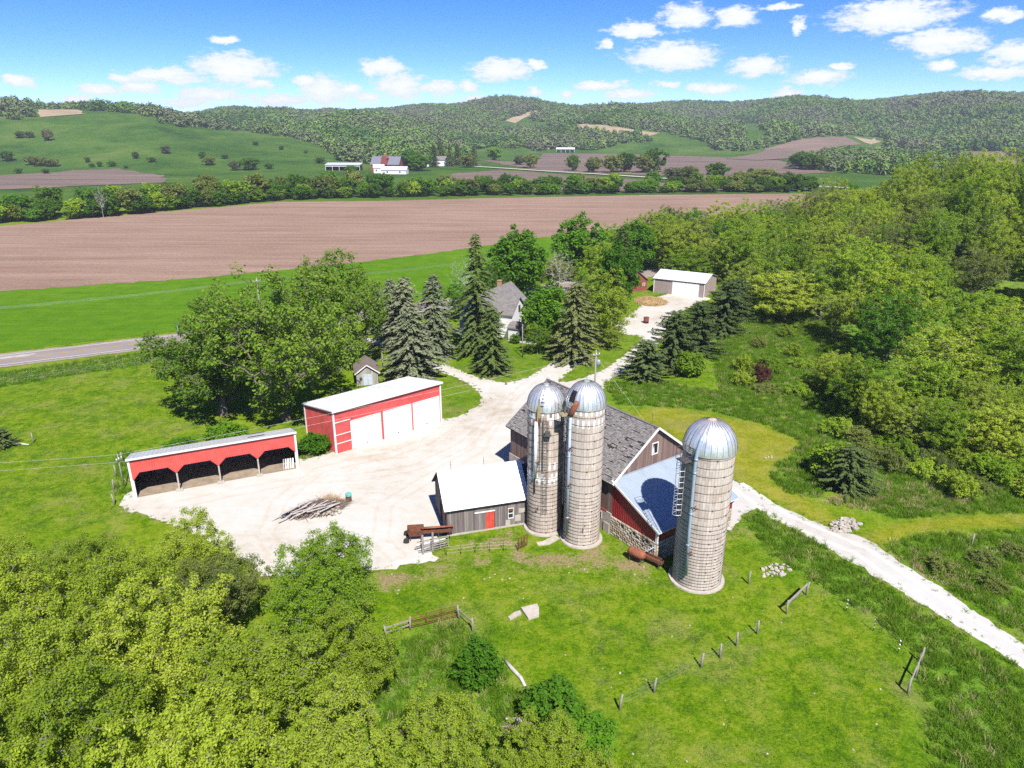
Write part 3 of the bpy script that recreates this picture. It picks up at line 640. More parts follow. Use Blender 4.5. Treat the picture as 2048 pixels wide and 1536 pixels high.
# ---------------------------------------------------------------- small weathered barn with white roof
t = thing('small_barn', 'small weathered grey board barn with bright white metal roof and red door', 'barn', (-6.32, 60.85, 0), ang((.957, .288)))
Lb, Db, he, hr = 8.15, 6.0, 3.1, 5.6
rr = random.Random(3)
m = MB(); m.boards((0, 0, 0), X, Zv, -Y, Lb, .12, he, .2, holes=((3.85, 4.75, 0, 2.0), (6.15, 6.75, .9, 2.1)), rnd=rr, rag=.12); m.build('front_siding', M['old_wood'], t, kind='stuff')
gt = lambda q: he + (hr - he) * (1 - abs(q - Db / 2) / (Db / 2))
m = MB(); m.boards((0, 0, 0), Y, Zv, -X, Db, .1, gt, .2, holes=((.9, 1.6, 1.2, 2.0), (2.4, 3.6, .1, 2.2)), rnd=rr); m.build('gable_siding', M['old_wood'], t, kind='stuff')
m = MB(); m.boards((Lb, 0, 0), Y, Zv, X, Db, .1, gt, .2, rnd=rr); m.build('gable_siding', M['old_wood'], t, kind='stuff')
m = MB(); m.boards((0, Db, 0), X, Zv, Y, Lb, .1, he, .2, rnd=rr); m.build('back_siding', M['old_wood'], t, kind='stuff')
m = MB(); m.box(.05, Lb - .05, .04, Db - .04, .0, .1); m.ext([(.03, .04, .1), (.03, Db - .04, .1), (.03, Db - .04, he - .1), (.03, Db / 2, hr - .12), (.03, .04, he - .1)], (Lb - .06, 0, 0)); m.build('frame', M['black'], t)  # solid near-black block paints in the unlit inside; no timber framing
m = MB(); m.box(-.08, Lb + .05, -.12, -.0, -.02, .16); m.build('foundation', M['concrete'], t)
for sgn in (0, 1):
    y0 = -.35 if not sgn else Db + .35; zz = he - .29; d = Vector((0, Db / 2 - y0, hr - zz)); U = d.normalized(); Nn = X.cross(U) if not sgn else U.cross(X)
    m = MB(); m.ribs((-.35, y0, zz + .12), X, U, Nn, Lb + .6, 0, d.length, .55, .025, .05); m.ext([(-.35, y0, zz + .03), (Lb + .25, y0, zz + .03), Vector((Lb + .25, y0, zz + .03)) + d, Vector((-.35, y0, zz + .03)) + d], (0, 0, .06), 1); m.build('roof_slope', [M['white_roof'], M['dark']], t)
for x in (1.1, 4.5):
    m = MB(); m.tube([(x, Db / 2, hr), (x, Db / 2, hr + 1.0)], .02, 5).tube([(x, Db / 2, hr + .55), (x, Db / 2, hr + .6), (x, Db / 2, hr + .65)], [.02, .06, .02], 6); m.build('lightning_rod', M['iron'], t)
m = MB(); m.boards((3.85, -.06, .05), X, Zv, -Y, .9, 0, 1.95, .3, rag=0); d = m.build('sliding_door', M['red_door'], t)
m = MB(); m.box(2.7, 4.8, -.16, -.06, 2.1, 2.2); m.build('door_rail', M['trim'], t)
m = MB(); m.boards((2.85, -.05, .1), X, Zv, -Y, .9, 0, 1.95, .22, rnd=rr); m.build('board_panel', M['old_wood'], t, kind='stuff')
m = MB(); m.box(6.15, 6.75, -.05, .0, .9, .98).box(6.15, 6.75, -.05, 0, 2.02, 2.1).box(6.15, 6.22, -.05, 0, .98, 2.02).box(6.68, 6.75, -.05, 0, .98, 2.02).box(6.22, 6.68, -.05, 0, 1.45, 1.52); w = m.build('window', M['trim'], t)
m = MB(); m.box(6.22, 6.68, .0, .02, .98, 1.45); m.build('pane', M['glass'], w)
m = MB(); m.box(6.2, 6.7, -.08, -.05, 1.75, 1.95); m.build('window_board', M['rust'], t)
for (a, b, c, d_) in ((6.9, 7.5, .5, 1.2), (7.3, 7.95, 1.4, 1.9), (5.9, 6.4, .2, .8)):
    m = MB(); m.box(a, b, -.07, -.045, c, d_); m.build('patch_board', M['concrete'], t)
m = MB(); m.boards((-.05, .9, 1.2), Y, Zv, -X, .7, 0, .8, .3, rag=0); m.build('side_hatch', M['red_door'], t)

# ---------------------------------------------------------------- main barn
BU, BV = Vector((.811, .584, 0)).normalized(), Vector((-.584, .811, 0)).normalized()
BO = Vector((9.78, 61.26, 0)); BA = ang(BU)
t = thing('big_barn', 'large old barn with weathered shingle roof and brown board gable', 'barn', BO, BA)
Wb, Lb, he, hr, hs = 11.0, 17.0, 6.0, 10.1, 2.3
rr = random.Random(5)
gt = lambda q: he + (hr - he) * (1 - abs(q - Wb / 2) / (Wb / 2))
m = MB(); m.boards((0, 0, 0), X, Zv, -Y, Wb, 5.7, gt, .2, holes=((5.15, 5.85, 7.3, 8.4),), rnd=rr, rag=0); m.build('gable_siding', M['brown_wood'], t, kind='stuff')
m = MB(); m.boards((0, Lb, 0), X, Zv, Y, Wb, hs, gt, .2, rnd=rr); m.build('gable_siding', M['old_wood'], t, kind='stuff')
m = MB(); m.boards((0, 0, 0), Y, Zv, -X, Lb, hs, he, .2, rnd=rr, rag=.1); m.build('side_siding', M['brown_wood'], t, kind='stuff')
m = MB(); m.boards((Wb, 0, 0), Y, Zv, X, Lb, hs, he, .2, rnd=rr); m.build('side_siding', M['brown_wood'], t, kind='stuff')
m = MB(); m.ext([(.04, .05, 0), (Wb - .04, .05, 0), (Wb - .04, .05, he - .1), (Wb / 2, .05, hr - .15), (.04, .05, he - .1)], (0, Lb - .1, 0)); m.build('frame', M['black'], t)  # solid core coloured near-black for the dark inside, not real framing
m = MB(); m.box(-.12, Wb + .12, -.0, Lb + .12, 0, hs); m.build('foundation', M['concrete'], t)
m = MB(); m.box(-.16, -.12, 1.2, 2.3, 1.2, 2.0); w = m.build('window', M['trim'], t); m = MB(); m.box(-.175, -.16, 1.28, 2.22, 1.28, 1.92); m.build('pane', M['glass'], w)
m = MB(); m.box(-.15, -.1, .6, 2.9, 2.28, 2.42); m.build('sill_board', M['red'], t)
m = MB()
for (a, b, c, d_) in ((5.05, 5.15, 7.2, 8.5), (5.85, 5.95, 7.2, 8.5), (5.15, 5.85, 8.4, 8.5), (5.15, 5.85, 7.2, 7.3)): m.box(a, b, -.09, -.02, c, d_)
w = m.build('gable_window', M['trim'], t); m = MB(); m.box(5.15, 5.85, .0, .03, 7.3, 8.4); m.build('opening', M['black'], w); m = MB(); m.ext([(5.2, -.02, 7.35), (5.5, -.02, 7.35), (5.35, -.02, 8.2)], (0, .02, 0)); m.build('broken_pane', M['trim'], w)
sl = (hr - he) / (Wb / 2); ov = .45
for side in (0, 1):
    xe = -ov if side == 0 else Wb + ov; xr_ = Wb / 2; ze = he - ov * sl + .06; zr = hr + .06
    m = MB(); m.ext([(xe, -.35, ze - .02), (xr_, -.35, zr - .02), (xr_, Lb + .35, zr - .02), (xe, Lb + .35, ze - .02)], (0, 0, -.12)); m.build('roof_deck', M['dark'], t)
    m = MB(); pf = lambda a, b: (.5 + 2.6 * max(0, math.sin(a * 17 + 3 * math.sin(b * 6)) * math.sin(b * 9 + a * 5 + 1)))
    gable_roof_shingles(m, xe, xr_, ze, zr, -.4, Lb + .4, .16, .24, .075, rnd=rr, patch=pf); m.build('roof_shingles', M['shingle'], t, kind='stuff')
    m = MB(); m.beam((xe, -.42, ze), (xr_, -.42, zr), .08, .22); m.build('barge_board', M['trim'], t)
m = MB(); m.box(Wb / 2 - .12, Wb / 2 + .12, -.4, Lb + .4, hr + .08, hr + .14); m.build('ridge_cap', M['shingle'], t)
for y in (.6, 9.5):
    m = MB(); m.tube([(Wb / 2, y, hr), (Wb / 2, y, hr + 1.3)], .02, 5).tube([(Wb / 2, y, hr + .7), (Wb / 2, y, hr + .76), (Wb / 2, y, hr + .82)], [.02, .08, .02], 6); m.build('lightning_rod', M['iron'], t)
m = MB(); m.lathe([(.42, hr - .2), (.42, hr + .7), (.62, hr + .75), (.5, hr + 1.0), (.15, hr + 1.35), (.02, hr + 1.5)], 14, (Wb / 2, 8.2)); m.build('ventilator', M['white'], t, True)

# lean-to on the gable end
t = thing('lean_to', 'lean-to with pale blue metal roof and red siding above stone block walls', 'lean-to', BO, BA)
Wl, Dl, ht, hl, hst = 10.8, 6.0, 6.0, 3.5, 2.1
rz_ = lambda q: ht - .15 + (hl - ht) * q / Dl
m = MB(); m.ribs((0, 0, 0), -Y, Zv, -X, Dl, hst, lambda q: ht - .1 + (hl - ht) * q / Dl, .25); m.build('side_siding', M['dark_red'], t)
m = MB(); m.ribs((Wl, 0, 0), -Y, Zv, X, Dl, hst, lambda q: ht - .1 + (hl - ht) * q / Dl, .25); m.build('side_siding', M['dark_red'], t)
m = MB(); m.ribs((0, -Dl, 0), X, Zv, -Y, Wl, hst, hl - .08, .25); m.build('front_siding', M['dark_red'], t)
m = MB(); m.box(-.1, .1, -Dl - .1, -Dl + .1, hst - .1, hl); m.build('corner_trim', M['trim'], t)
m = MB(); m.box(Wl - .1, Wl + .1, -Dl - .1, -Dl + .1, hst - .1, hl); m.build('corner_trim', M['trim'], t)
wl = m = MB(); m.box(.06, Wl - .06, -Dl + .06, -.02, 0, hst - .02); wl = m.build('stone_core', M['mortar'], t)
# rock-faced blocks
def block_mesh():
    b = MB(); w, h, d = .5, .5, .5
    b.add([(-w, 0, -h), (w, 0, -h), (w, 0, h), (-w, 0, h), (-w, -.6, -h), (w, -.6, -h), (w, -.6, h), (-w, -.6, h), (-.36, -1, -.3), (.34, -1.05, -.33), (.37, -.95, .31), (-.33, -1.02, .34)],
          [(4, 5, 9, 8), (5, 6, 10, 9), (6, 7, 11, 10), (7, 4, 8, 11), (8, 9, 10, 11), (0, 1, 5, 4), (1, 2, 6, 5), (2, 3, 7, 6), (3, 0, 4, 7)])
    me = b.mesh('stone_block'); return me
BM = block_mesh(); t_ = NT('rock_faced_block'); rr_ = t_.objrand(); c_ = t_.ramp(rr_, [(.05, (.34, .27, .18)), (.35, (.46, .385, .28)), (.65, (.55, .48, .38)), (.95, (.40, .32, .22))]); nn = t_.noise(3, 5, .7); t_.bump(nn, .6, .2)
BM.materials.append(t_.done(t_.mix(.4, c_, t_.mix(1., c_, t_.ramp(nn, [(.3, (.5, .5, .5)), (.7, (1.4, 1.4, 1.4))]), 'MULTIPLY')), .95))
wins = ((1.3, 1.95, 1.35, 1.95), (2.9, 3.5, 1.35, 1.95), (4.6, 5.2, 1.35, 1.95))
def block_wall(L, place, rows=8, bl=.58, wins=()):
    bh = hst / rows
    for i in range(rows):
        q = -(bl / 2) * (i % 2)
        while q < L - .02:
            a, b = max(0, q), min(L, q + bl); q += bl
            if b - a < .1: continue
            z = (i + .5) * bh
            if any(w[0] - .03 < (a + b) / 2 < w[1] + .03 and w[2] < z < w[3] for w in wins): continue
            loc, rot = place((a + b) / 2, z); share('stone_block', BM, t, loc, rot, ((b - a) - .05, .15 + rr.uniform(0, .04), bh - .055))
block_wall(Dl, lambda q, z: ((.06, -q, z), (0, 0, -math.pi / 2)), 8, .58, wins)
block_wall(Wl, lambda q, z: ((q, -Dl + .06, z), (0, 0, 0)), 6, .75, ((2.2, 3.3, 1.3, 1.9),))
for (a, b, c, d_) in wins:
    m = MB(); m.box(-.1, .05, -b, -a, c, c + .06).box(-.1, .05, -b, -a, d_ - .06, d_).box(-.1, .05, -a - .06, -a, c, d_).box(-.1, .05, -b, -b + .06, c, d_); w = m.build('window', M['concrete'], t); m = MB(); m.box(-.02, .05, -b + .06, -a - .06, c + .06, d_ - .06); m.build('pane', M['glass'], w)
m = MB(); m.box(2.2, 3.3, -Dl - .05, -Dl + .05, 1.3, 1.9); w = m.build('window', M['trim'], t); m = MB(); m.box(2.28, 3.22, -Dl - .07, -Dl - .05, 1.38, 1.82); m.build('pane', M['rust'], w)
m = MB(); m.box(-.2, -.06, .1, .9, 0, 1.1); m.build('concrete_pier', M['concrete'], t)
d = Vector((0, -Dl - .45, -(ht - hl) * (Dl + .45) / Dl)); U = d.normalized(); Nn = U.cross(X)
m = MB(); m.ribs((-.3, -.06, ht + .07), X, U, Nn, Wl + .6, 0, d.length, .3, .03, .05); m.ext([(-.3, -.06, ht - .03), (Wl + .3, -.06, ht - .03), Vector((Wl + .3, -.06, ht - .03)) + d, Vector((-.3, -.06, ht - .03)) + d], (0, 0, .08), 1); m.build('roof', [M['blue_roof'], M['trim']], t)
m = MB(); m.beam((-.32, -.06, ht + .0), Vector((-.32, -.06, ht + .0)) + d, .07, .2); m.build('barge_board', M['trim'], t)
m = MB(); m.beam((Wl + .32, -.06, ht), Vector((Wl + .32, -.06, ht)) + d, .07, .2); m.build('barge_board', M['trim'], t)
m = MB(); m.box(-.3, Wl + .3, -.14, -.06, ht + .0, ht + .16); m.build('flashing', M['blue_roof'], t)
# low shingled entry between the two barns
t = thing('low_annex', 'low annex with dark shingle roof tucked between small barn and big barn', 'annex', BO + BV * 9.2, BA)
m = MB(); m.box(-6.2, -.2, 0, 4.2, 0, 2.4); m.ext([(-6.2, 0, 2.4), (-6.2, 4.2, 2.4), (-6.2, 2.1, 3.75)], (6.0, 0, 0)); m.build('wall', M['old_wood'], t)
for s, y0 in ((0, -.3), (1, 4.5)):
    m = MB(); v = []
    n = 14
    for i in range(n):
        a, b = i / n, (i + 1.25) / n
        p = [y0 + (2.1 - y0) * a, 2.22 + 1.65 * a + .06, y0 + (2.1 - y0) * min(1, b), 2.22 + 1.65 * min(1, b) + .01]
        for k in range(22):
            x0 = -6.5 + k * .29; x0 += rr.uniform(-.02, .02); m.add([(x0, p[0], p[1]), (x0 + .28, p[0], p[1] + rr.uniform(0, .02)), (x0 + .28, p[2], p[3]), (x0, p[2], p[3])], [(0, 1, 2, 3) if s == 0 else (0, 3, 2, 1)])
    m.ext([(-6.5, y0, 2.15), (-.15, y0, 2.15), (-.15, 2.1, 3.8), (-6.5, 2.1, 3.8)], (0, 0, .05)); m.build('roof_shingles', M['dark_shingle'], t, kind='stuff')
# ---------------------------------------------------------------- concrete stave silos
def silo(name, label, cx, cy, Rr, h, dome_h, rows, nst, matset, bands, cap_mat, hoops):
    t = thing(name, label, 'silo', (cx, cy, 0)); rnd = random.Random(int(cx * 100))
    m = MB(); m.lathe([(Rr + .35, -.05), (Rr + .32, .14), (Rr - .05, .16)], 40); m.build('footing', M['concrete'], t)
    m = MB(); m.lathe([(Rr - .02, .0), (Rr - .02, h)], 64); m.build('joint_core', M['mortar'], t)
    m = MB(); hh = h / rows; da = 2 * math.pi / nst
    for k in range(nst):
        off = (k % 2) * hh / 2
        z = .12 - off
        a0, a1 = k * da + .03 * da, (k + 1) * da - .03 * da
        while z < h - .02:
            z0, z1 = max(z, .12), min(z + hh, h); z += hh
            if z1 - z0 < .05: continue
            mi = 0
            for (b0, b1, mode) in bands:
                if b0 <= (z0 + z1) / 2 < b1:
                    par = (int(round((z - hh + off - .12) / hh)) + k) % 2
                    mi = 1 if (par if mode == 0 else (par and rnd.random() < .8)) else (2 if mode == 2 and rnd.random() < .5 else 0)
            z0 += .012; z1 -= .012; ro = Rr + rnd.uniform(-.004, .006); v = []
            for r_ in (Rr - .03, ro):
                for (a, zz) in ((a0, z0), (a1, z0), (a1, z1), (a0, z1)): v.append((r_ * math.cos(a), r_ * math.sin(a), zz))
            m.add(v, [(4, 5, 6, 7), (0, 1, 5, 4), (1, 2, 6, 5), (2, 3, 7, 6), (3, 0, 4, 7)], mi)
    m.build('staves', [matset, M['stave_white'], M['stave_red']], t, kind='stuff')
    hm = MB(); n = 48; vs = []; fs = []
    for k in range(n):
        a = 2 * math.pi * k / n
        for (r_, z) in ((Rr + .006, -.013), (Rr + .03, -.013), (Rr + .03, .013), (Rr + .006, .013)): vs.append((r_ * math.cos(a), r_ * math.sin(a), z))
    for k in range(n):
        for j in range(4): fs.append((k * 4 + j, ((k + 1) % n) * 4 + j, ((k + 1) % n) * 4 + (j + 1) % 4, k * 4 + (j + 1) % 4))
    for q in range(3):
        a = q * 2.1 + .4; hm.box((Rr + .02) * math.cos(a) - .05, (Rr + .02) * math.cos(a) + .05, (Rr + .02) * math.sin(a) - .05, (Rr + .02) * math.sin(a) + .05, -.04, .04)
    hm.add(vs, fs); hme = hm.mesh('hoop'); hme.materials.append(M['hoop'])
    for i, z in enumerate(hoops): share('hoop', hme, t, (0, 0, z), (0, 0, -1.9 + .35 * (i % 3)))
    # dome of overlapping metal gores
    m = MB(); ng = 28; nr = 12; vs = []; cols = ng * 3
    for i in range(nr + 1):
        e = i / nr * math.pi / 2 * .94; r_ = (Rr + .07) * math.cos(e); z = h - .02 + dome_h * math.sin(e)
        for k in range(cols):
            a = 2 * math.pi * k / cols; bulge = (.028, -.006, -.006)[k % 3]; rk = r_ + bulge * math.cos(e) ** .3
            vs.append((rk * math.cos(a), rk * math.sin(a), z))
    fs = [(i * cols + k, i * cols + (k + 1) % cols, (i + 1) * cols + (k + 1) % cols, (i + 1) * cols + k) for i in range(nr) for k in range(cols)]
    m.add(vs, fs); m.lathe([(Rr + .09, h - .16), (Rr + .09, h + .02)], 48); d = m.build('dome', M['dome'], t, True)
    m = MB()
    for k in range(ng):
        a = 2 * math.pi * k / ng; m.tube([((Rr + .105) * math.cos(e) * math.cos(a), (Rr + .105) * math.cos(e) * math.sin(a), h - .02 + (dome_h + .03) * math.sin(e)) for e in np.linspace(0, math.pi / 2 * .9, 10)], .014, 4)
    m.build('dome_seams', M['iron'], d, kind='stuff')
    e = math.pi / 2 * .94; zt = h - .02 + dome_h * math.sin(e); rt = (Rr + .07) * math.cos(e)
    m = MB(); m.lathe([(rt * 2.6, zt - .10), (rt * 2.5, zt - .05), (rt, zt + .04), (.02, zt + .08)], 24); m.build('dome_cap', cap_mat, t, True)
    return t, d
def on(th, r, z): a = R(th); return (r * math.sin(a), -r * math.cos(a), z)
def ladder(t, th, r, z0, z1, w=.42, name='ladder', mat=None):
    a = R(th); tx, ty = math.cos(a), math.sin(a); c = Vector(on(th, r, 0)); s = Vector((tx, ty, 0)) * w / 2; m = MB()
    for q in (-1, 1): m.tube([c + s * q + Zv * z0, c + s * q + Zv * z1], .026, 5)
    z = z0 + .15
    while z < z1: m.tube([c - s + Zv * z, c + s + Zv * z], .018, 4); z += .3
    return m.build(name, mat or M['iron'], t)
def bracket(t, th, r, z, l=.45):
    m = MB(); m.beam(on(th, r, z), on(th, r + l, z), .05, .05).beam(on(th, r, z - .4), on(th, r + l, z), .04, .04).beam(on(th - 6, r + l, z), on(th + 6, r + l, z), .05, .05); return m.build('pipe_bracket', M['rust'], t)

G1 = [.3 + i * .42 for i in range(14)] + [6.2 + i * .76 for i in range(10)]
s1, d1 = silo('stave_silo', 'concrete silo beside the small barn with ladder and white fill pipe', 3.24, 62.72, 1.74, 13.2, 2.15, 17, 44, M['stave'], ((11.6, 13.3, 2), (5.9, 7.5, 1)), M['dome'], [z for z in G1 if z < 13.1])
ladder(s1, -3, 2.05, 2.6, 12.6)
m = MB(); 
for q in range(18): m.beam(on(-3, 1.74, 2.9 + q * .55), on(-3, 2.05, 2.9 + q * .55), .03, .03)
m.build('ladder_standoffs', M['iron'], s1)
ladder(s1, -14, 1.9, 7.2, 12.8, .3, 'chute_rail')
m = MB(); m.tube([on(-31, 2.02, 6.4), on(-29, 2.02, 12.2)], .17, 10); m.build('fill_pipe', M['white_pipe'], s1, True)
m = MB(); m.tube([on(-35, 1.86, 4.6), on(-34, 1.86, 12.4)], .07, 6); m.build('blower_pipe', M['iron'], s1, True)
m = MB(); a = Vector(on(-24, 1.95, 12.2)); m.beam(a, Vector(on(-22, 1.9, 13.7)), .28, .3).beam(Vector(on(-22, 1.9, 13.7)), Vector(on(-22, 1.75, 14.6)), .06, .08); m.build('spout', simple('mossy_spout', (.30, .24, .11), .9), s1)
m = MB(); m.box(-.14, .14, -.14, .14, -.35, .1); o = m.build('rust_box', M['rust'], s1); o.location = on(-20, 1.95, 12.5)
m = MB(); m.box(-.35, .35, -.22, .22, -.05, .0).box(-.25, .25, -.18, .18, .0, .35); o = m.build('motor_platform', M['iron'], s1); o.location = on(2, 2.15, 11.0)
for z in (8.1, 3.2): bracket(s1, -22, 1.74, z)
m = MB()
for i in range(6):
    e = .25 + i * .17; rr_ = 1.83 * math.cos(e) + .05; z = 13.2 + 2.15 * math.sin(e); m.beam(on(-22 + i * 2.5, rr_, z), on(-10 + i * 2.5, rr_, z), .05, .04)
m.build('dome_rungs', M['black'], s1)
def dome_patch(t, name, th0, th1, e0, e1, Rr, h, dh, mat, lift=.045, thick=.03):
    m = MB(); n = 6; vs = []
    for l in (lift, lift + thick):
        for i in range(n + 1):
            e = e0 + (e1 - e0) * i / n
            for th in (th0, (th0 + th1) / 2, th1): vs.append(on(th, (Rr + .07 + l) * math.cos(e), h + (dh + l) * math.sin(e)))
    b = 3 * (n + 1); fs = []
    for i in range(n):
        for j in range(2): fs.append((b + i * 3 + j, b + i * 3 + j + 1, b + i * 3 + j + 4, b + i * 3 + j + 3))
        fs += [(i * 3, b + i * 3, b + i * 3 + 3, i * 3 + 3), (i * 3 + 2, i * 3 + 5, b + i * 3 + 5, b + i * 3 + 2)]
    fs += [(0, 1, b + 1, b), (1, 2, b + 2, b + 1), (b + 3 * n, b + 3 * n + 1, 3 * n + 1, 3 * n), (b + 3 * n + 1, b + 3 * n + 2, 3 * n + 2, 3 * n + 1)]
    m.add(vs, fs); return m.build(name, mat, t, False)
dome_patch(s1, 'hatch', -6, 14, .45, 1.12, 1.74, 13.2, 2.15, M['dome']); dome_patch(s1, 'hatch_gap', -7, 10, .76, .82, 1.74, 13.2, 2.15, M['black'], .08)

G2 = [.25 + i * .36 for i in range(15)] + [5.8 + i * .76 for i in range(12)]
s2, d2 = silo('stave_silo', 'taller concrete silo against the big barn with white checkered top band and blue pipe', 6.79, 60.58, 1.76, 14.25, 2.15, 18, 44, M['stave_light'], ((12.7, 14.3, 0),), simple('green_cap', (.25, .33, .29), .6), [z for z in G2 if z < 14.1])
m = MB(); m.tube([on(-52, 1.96, 1.2), on(-50, 1.96, 13.6)], .14, 10)
for z in (3, 6.2, 9.4, 12.2): m.tube([on(-51, 1.96, z - .04), on(-51, 1.96, z + .04)], .17, 10)
m.build('blower_pipe', M['galv'], s2, True)
for z in (2.9, 6.6, 10.4): bracket(s2, -44, 1.76, z)
m = MB(); m.beam(on(-2, 1.8, 1.6), on(-2, 1.8, 2.2), .05, .05).beam(on(-6, 1.82, 1.75), on(1, 1.82, 2.0), .04, .04); m.build('hook', M['iron'], s2)
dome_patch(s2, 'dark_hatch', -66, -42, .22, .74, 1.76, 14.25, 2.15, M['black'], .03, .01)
m = MB(); p = [Vector(on(-48, 2.0, 13.5)), Vector(on(-44, 2.08, 13.85)), Vector(on(-38, 2.05, 14.3)), Vector(on(-33, 1.98, 14.75)), Vector(on(-30, 1.9, 15.0))]
m.tube(p, [.16, .25, .28, .25, .16], 8); m.build('filler_hood', M['orange'], s2, True)
ladder(s2, -80, 2.0, 4, 14.0, .4)
m = MB(); m.box(-.5, .5, -.4, .4, -.05, 0); 
for q in (-.5, .5): m.tube([(q, -.4, 0), (q, -.4, .9)], .025, 5).tube([(q, .4, 0), (q, .4, .9)], .025, 5)
m.tube([(-.5, -.4, .9), (.5, -.4, .9)], .025, 5).tube([(-.5, -.4, .5), (.5, -.4, .5)], .025, 5); o = m.build('platform', simple('rusty_platform', (.26, .22, .13), .9), s2); o.location = on(-72, 2.15, 13.4); o.rotation_euler = (0, 0, R(-72))
m = MB(); m.tube([(0, 0, 16.2), (0, 0, 17.2)], .018, 5).tube([(-.2, 0, 16.9), (.2, 0, 16.95)], .018, 5); m.build('lightning_rod', M['iron'], s2)

G3 = [.2 + i * .3 for i in range(14)] + [4.4 + i * .42 for i in range(5)] + [6.5 + i * .76 for i in range(9)]
s3, d3 = silo('stave_silo', 'wide concrete silo standing alone in front of the lean-to with caged ladder', 16.51, 53.98, 2.13, 12.95, 2.45, 17, 53, M['stave_light'], (), simple('tan_cap', (.42, .36, .30), .7), [z for z in G3 if z < 12.8])
m = MB(); m.tube([on(-38, 2.4, 1.6), on(-40, 2.4, 6), on(-41, 2.4, 12.2), on(-41, 2.35, 12.7), on(-40, 2.22, 13.4), on(-38, 2.0, 14.1), on(-36, 1.8, 14.5)], [.13, .13, .13, .15, .17, .17, .15], 10)
for z in (4.6, 7.6, 11.4, 12.6): m.tube([on(-40, 2.4, z - .05), on(-40, 2.4, z + .05)], .17, 10)
m.build('blower_pipe', M['galv'], s3, True)
for z in (3.9, 8.3): bracket(s3, -33, 2.13, z)
ladder(s3, -72, 2.4, 6.0, 12.6)
m = MB(); c0 = Vector(on(-72, 2.4, 0)); e1 = Vector((math.cos(R(-72)), math.sin(R(-72)), 0)); e2 = Vector(on(-72, 1, 0))
for i in range(11):
    z = 7.0 + i * .52; m.tube([c0 + (e1 * math.cos(q) * .36 + e2 * math.sin(q) * .6) + Zv * z for q in np.linspace(0, math.pi, 9)], .022, 4)
for q in np.linspace(0, math.pi, 5): m.tube([c0 + (e1 * math.cos(q) * .36 + e2 * math.sin(q) * .6) + Zv * 7.0, c0 + (e1 * math.cos(q) * .36 + e2 * math.sin(q) * .6) + Zv * 12.2], .02, 4)
m.build('ladder_cage', simple('cage_steel', (.45, .46, .47), .5, .3), s3)
m = MB(); m.box(-.55, .55, -.45, .45, -.05, 0)
for x in (-.55, 0, .55):
    for y in (-.45, .45): m.tube([(x, y, 0), (x, y, 1.0)], .022, 5)
for z in (.5, 1.0): m.tube([(-.55, -.45, z), (.55, -.45, z), (.55, .45, z), (-.55, .45, z), (-.55, -.45, z)], .022, 5)
m.beam((-.3, .3, 0), (-.3, .3, -.7), .05, .05).beam((.3, .3, 0), (.3, .3, -.7), .05, .05); o = m.build('platform', M['iron'], s3); o.location = on(-62, 2.65, 12.3); o.rotation_euler = (0, 0, R(-62))
dome_patch(s3, 'hatch', -62, -42, .18, .68, 2.13, 12.95, 2.45, M['dome'], .02, .03)

# ---------------------------------------------------------------- house and outbuildings
def gable_house(t, x0, x1, y0, y1, he, hr, wall, roof, axis_x=True, ov=.35, boards=False):
    """walls and two roof slopes; ridge along x when axis_x"""
    m = MB(); mid = (y0 + y1) / 2 if axis_x else (x0 + x1) / 2
    if axis_x: m.ext([(x0, y0, 0), (x0, y1, 0), (x0, y1, he), (x0, mid, hr), (x0, y0, he)], (x1 - x0, 0, 0))
    else: m.ext([(x0, y0, 0), (x1, y0, 0), (x1, y0, he), (mid, y0, hr), (x0, y0, he)], (0, y1 - y0, 0))
    m.build('wall', wall, t)
    rnd = random.Random(int(abs(x0 * 31 + y1 * 7)))
    for s in (0, 1):
        e = ((y0 if s == 0 else y1) if axis_x else (x0 if s == 0 else x1)); sg = -1 if s == 0 else 1
        sl = (hr - he) / abs(mid - e); ee = e + sg * ov; ze = he - ov * sl + .05; zr = hr + .05
        a0, a1 = ((x0, x1) if axis_x else (y0, y1)); a0 -= ov; a1 += ov
        P = lambda e_, a, z: ((a, e_, z) if axis_x else (e_, a, z))
        m = MB(); m.ext([P(ee, a0, ze), P(ee, a1, ze), P(mid, a1, zr), P(mid, a0, zr)], (0, 0, .1)); 
        n = max(3, int(math.hypot(mid - ee, zr - ze) / .32)); w = .55
        for i in range(n):
            f0, f1 = i / n, min(1, (i + 1.2) / n); q = a0
            while q < a1:
                b = min(q + w * rnd.uniform(.7, 1.3), a1)
                v = [P(ee + (mid - ee) * f0, q, ze + (zr - ze) * f0 + .145), P(ee + (mid - ee) * f0, b - .01, ze + (zr - ze) * f0 + .145), P(ee + (mid - ee) * f1, b - .01, ze + (zr - ze) * f1 + .12), P(ee + (mid - ee) * f1, q, ze + (zr - ze) * f1 + .12)]
                m.add(v, [(0, 1, 2, 3)]); q = b
        m.build('roof_slope', roof, t)
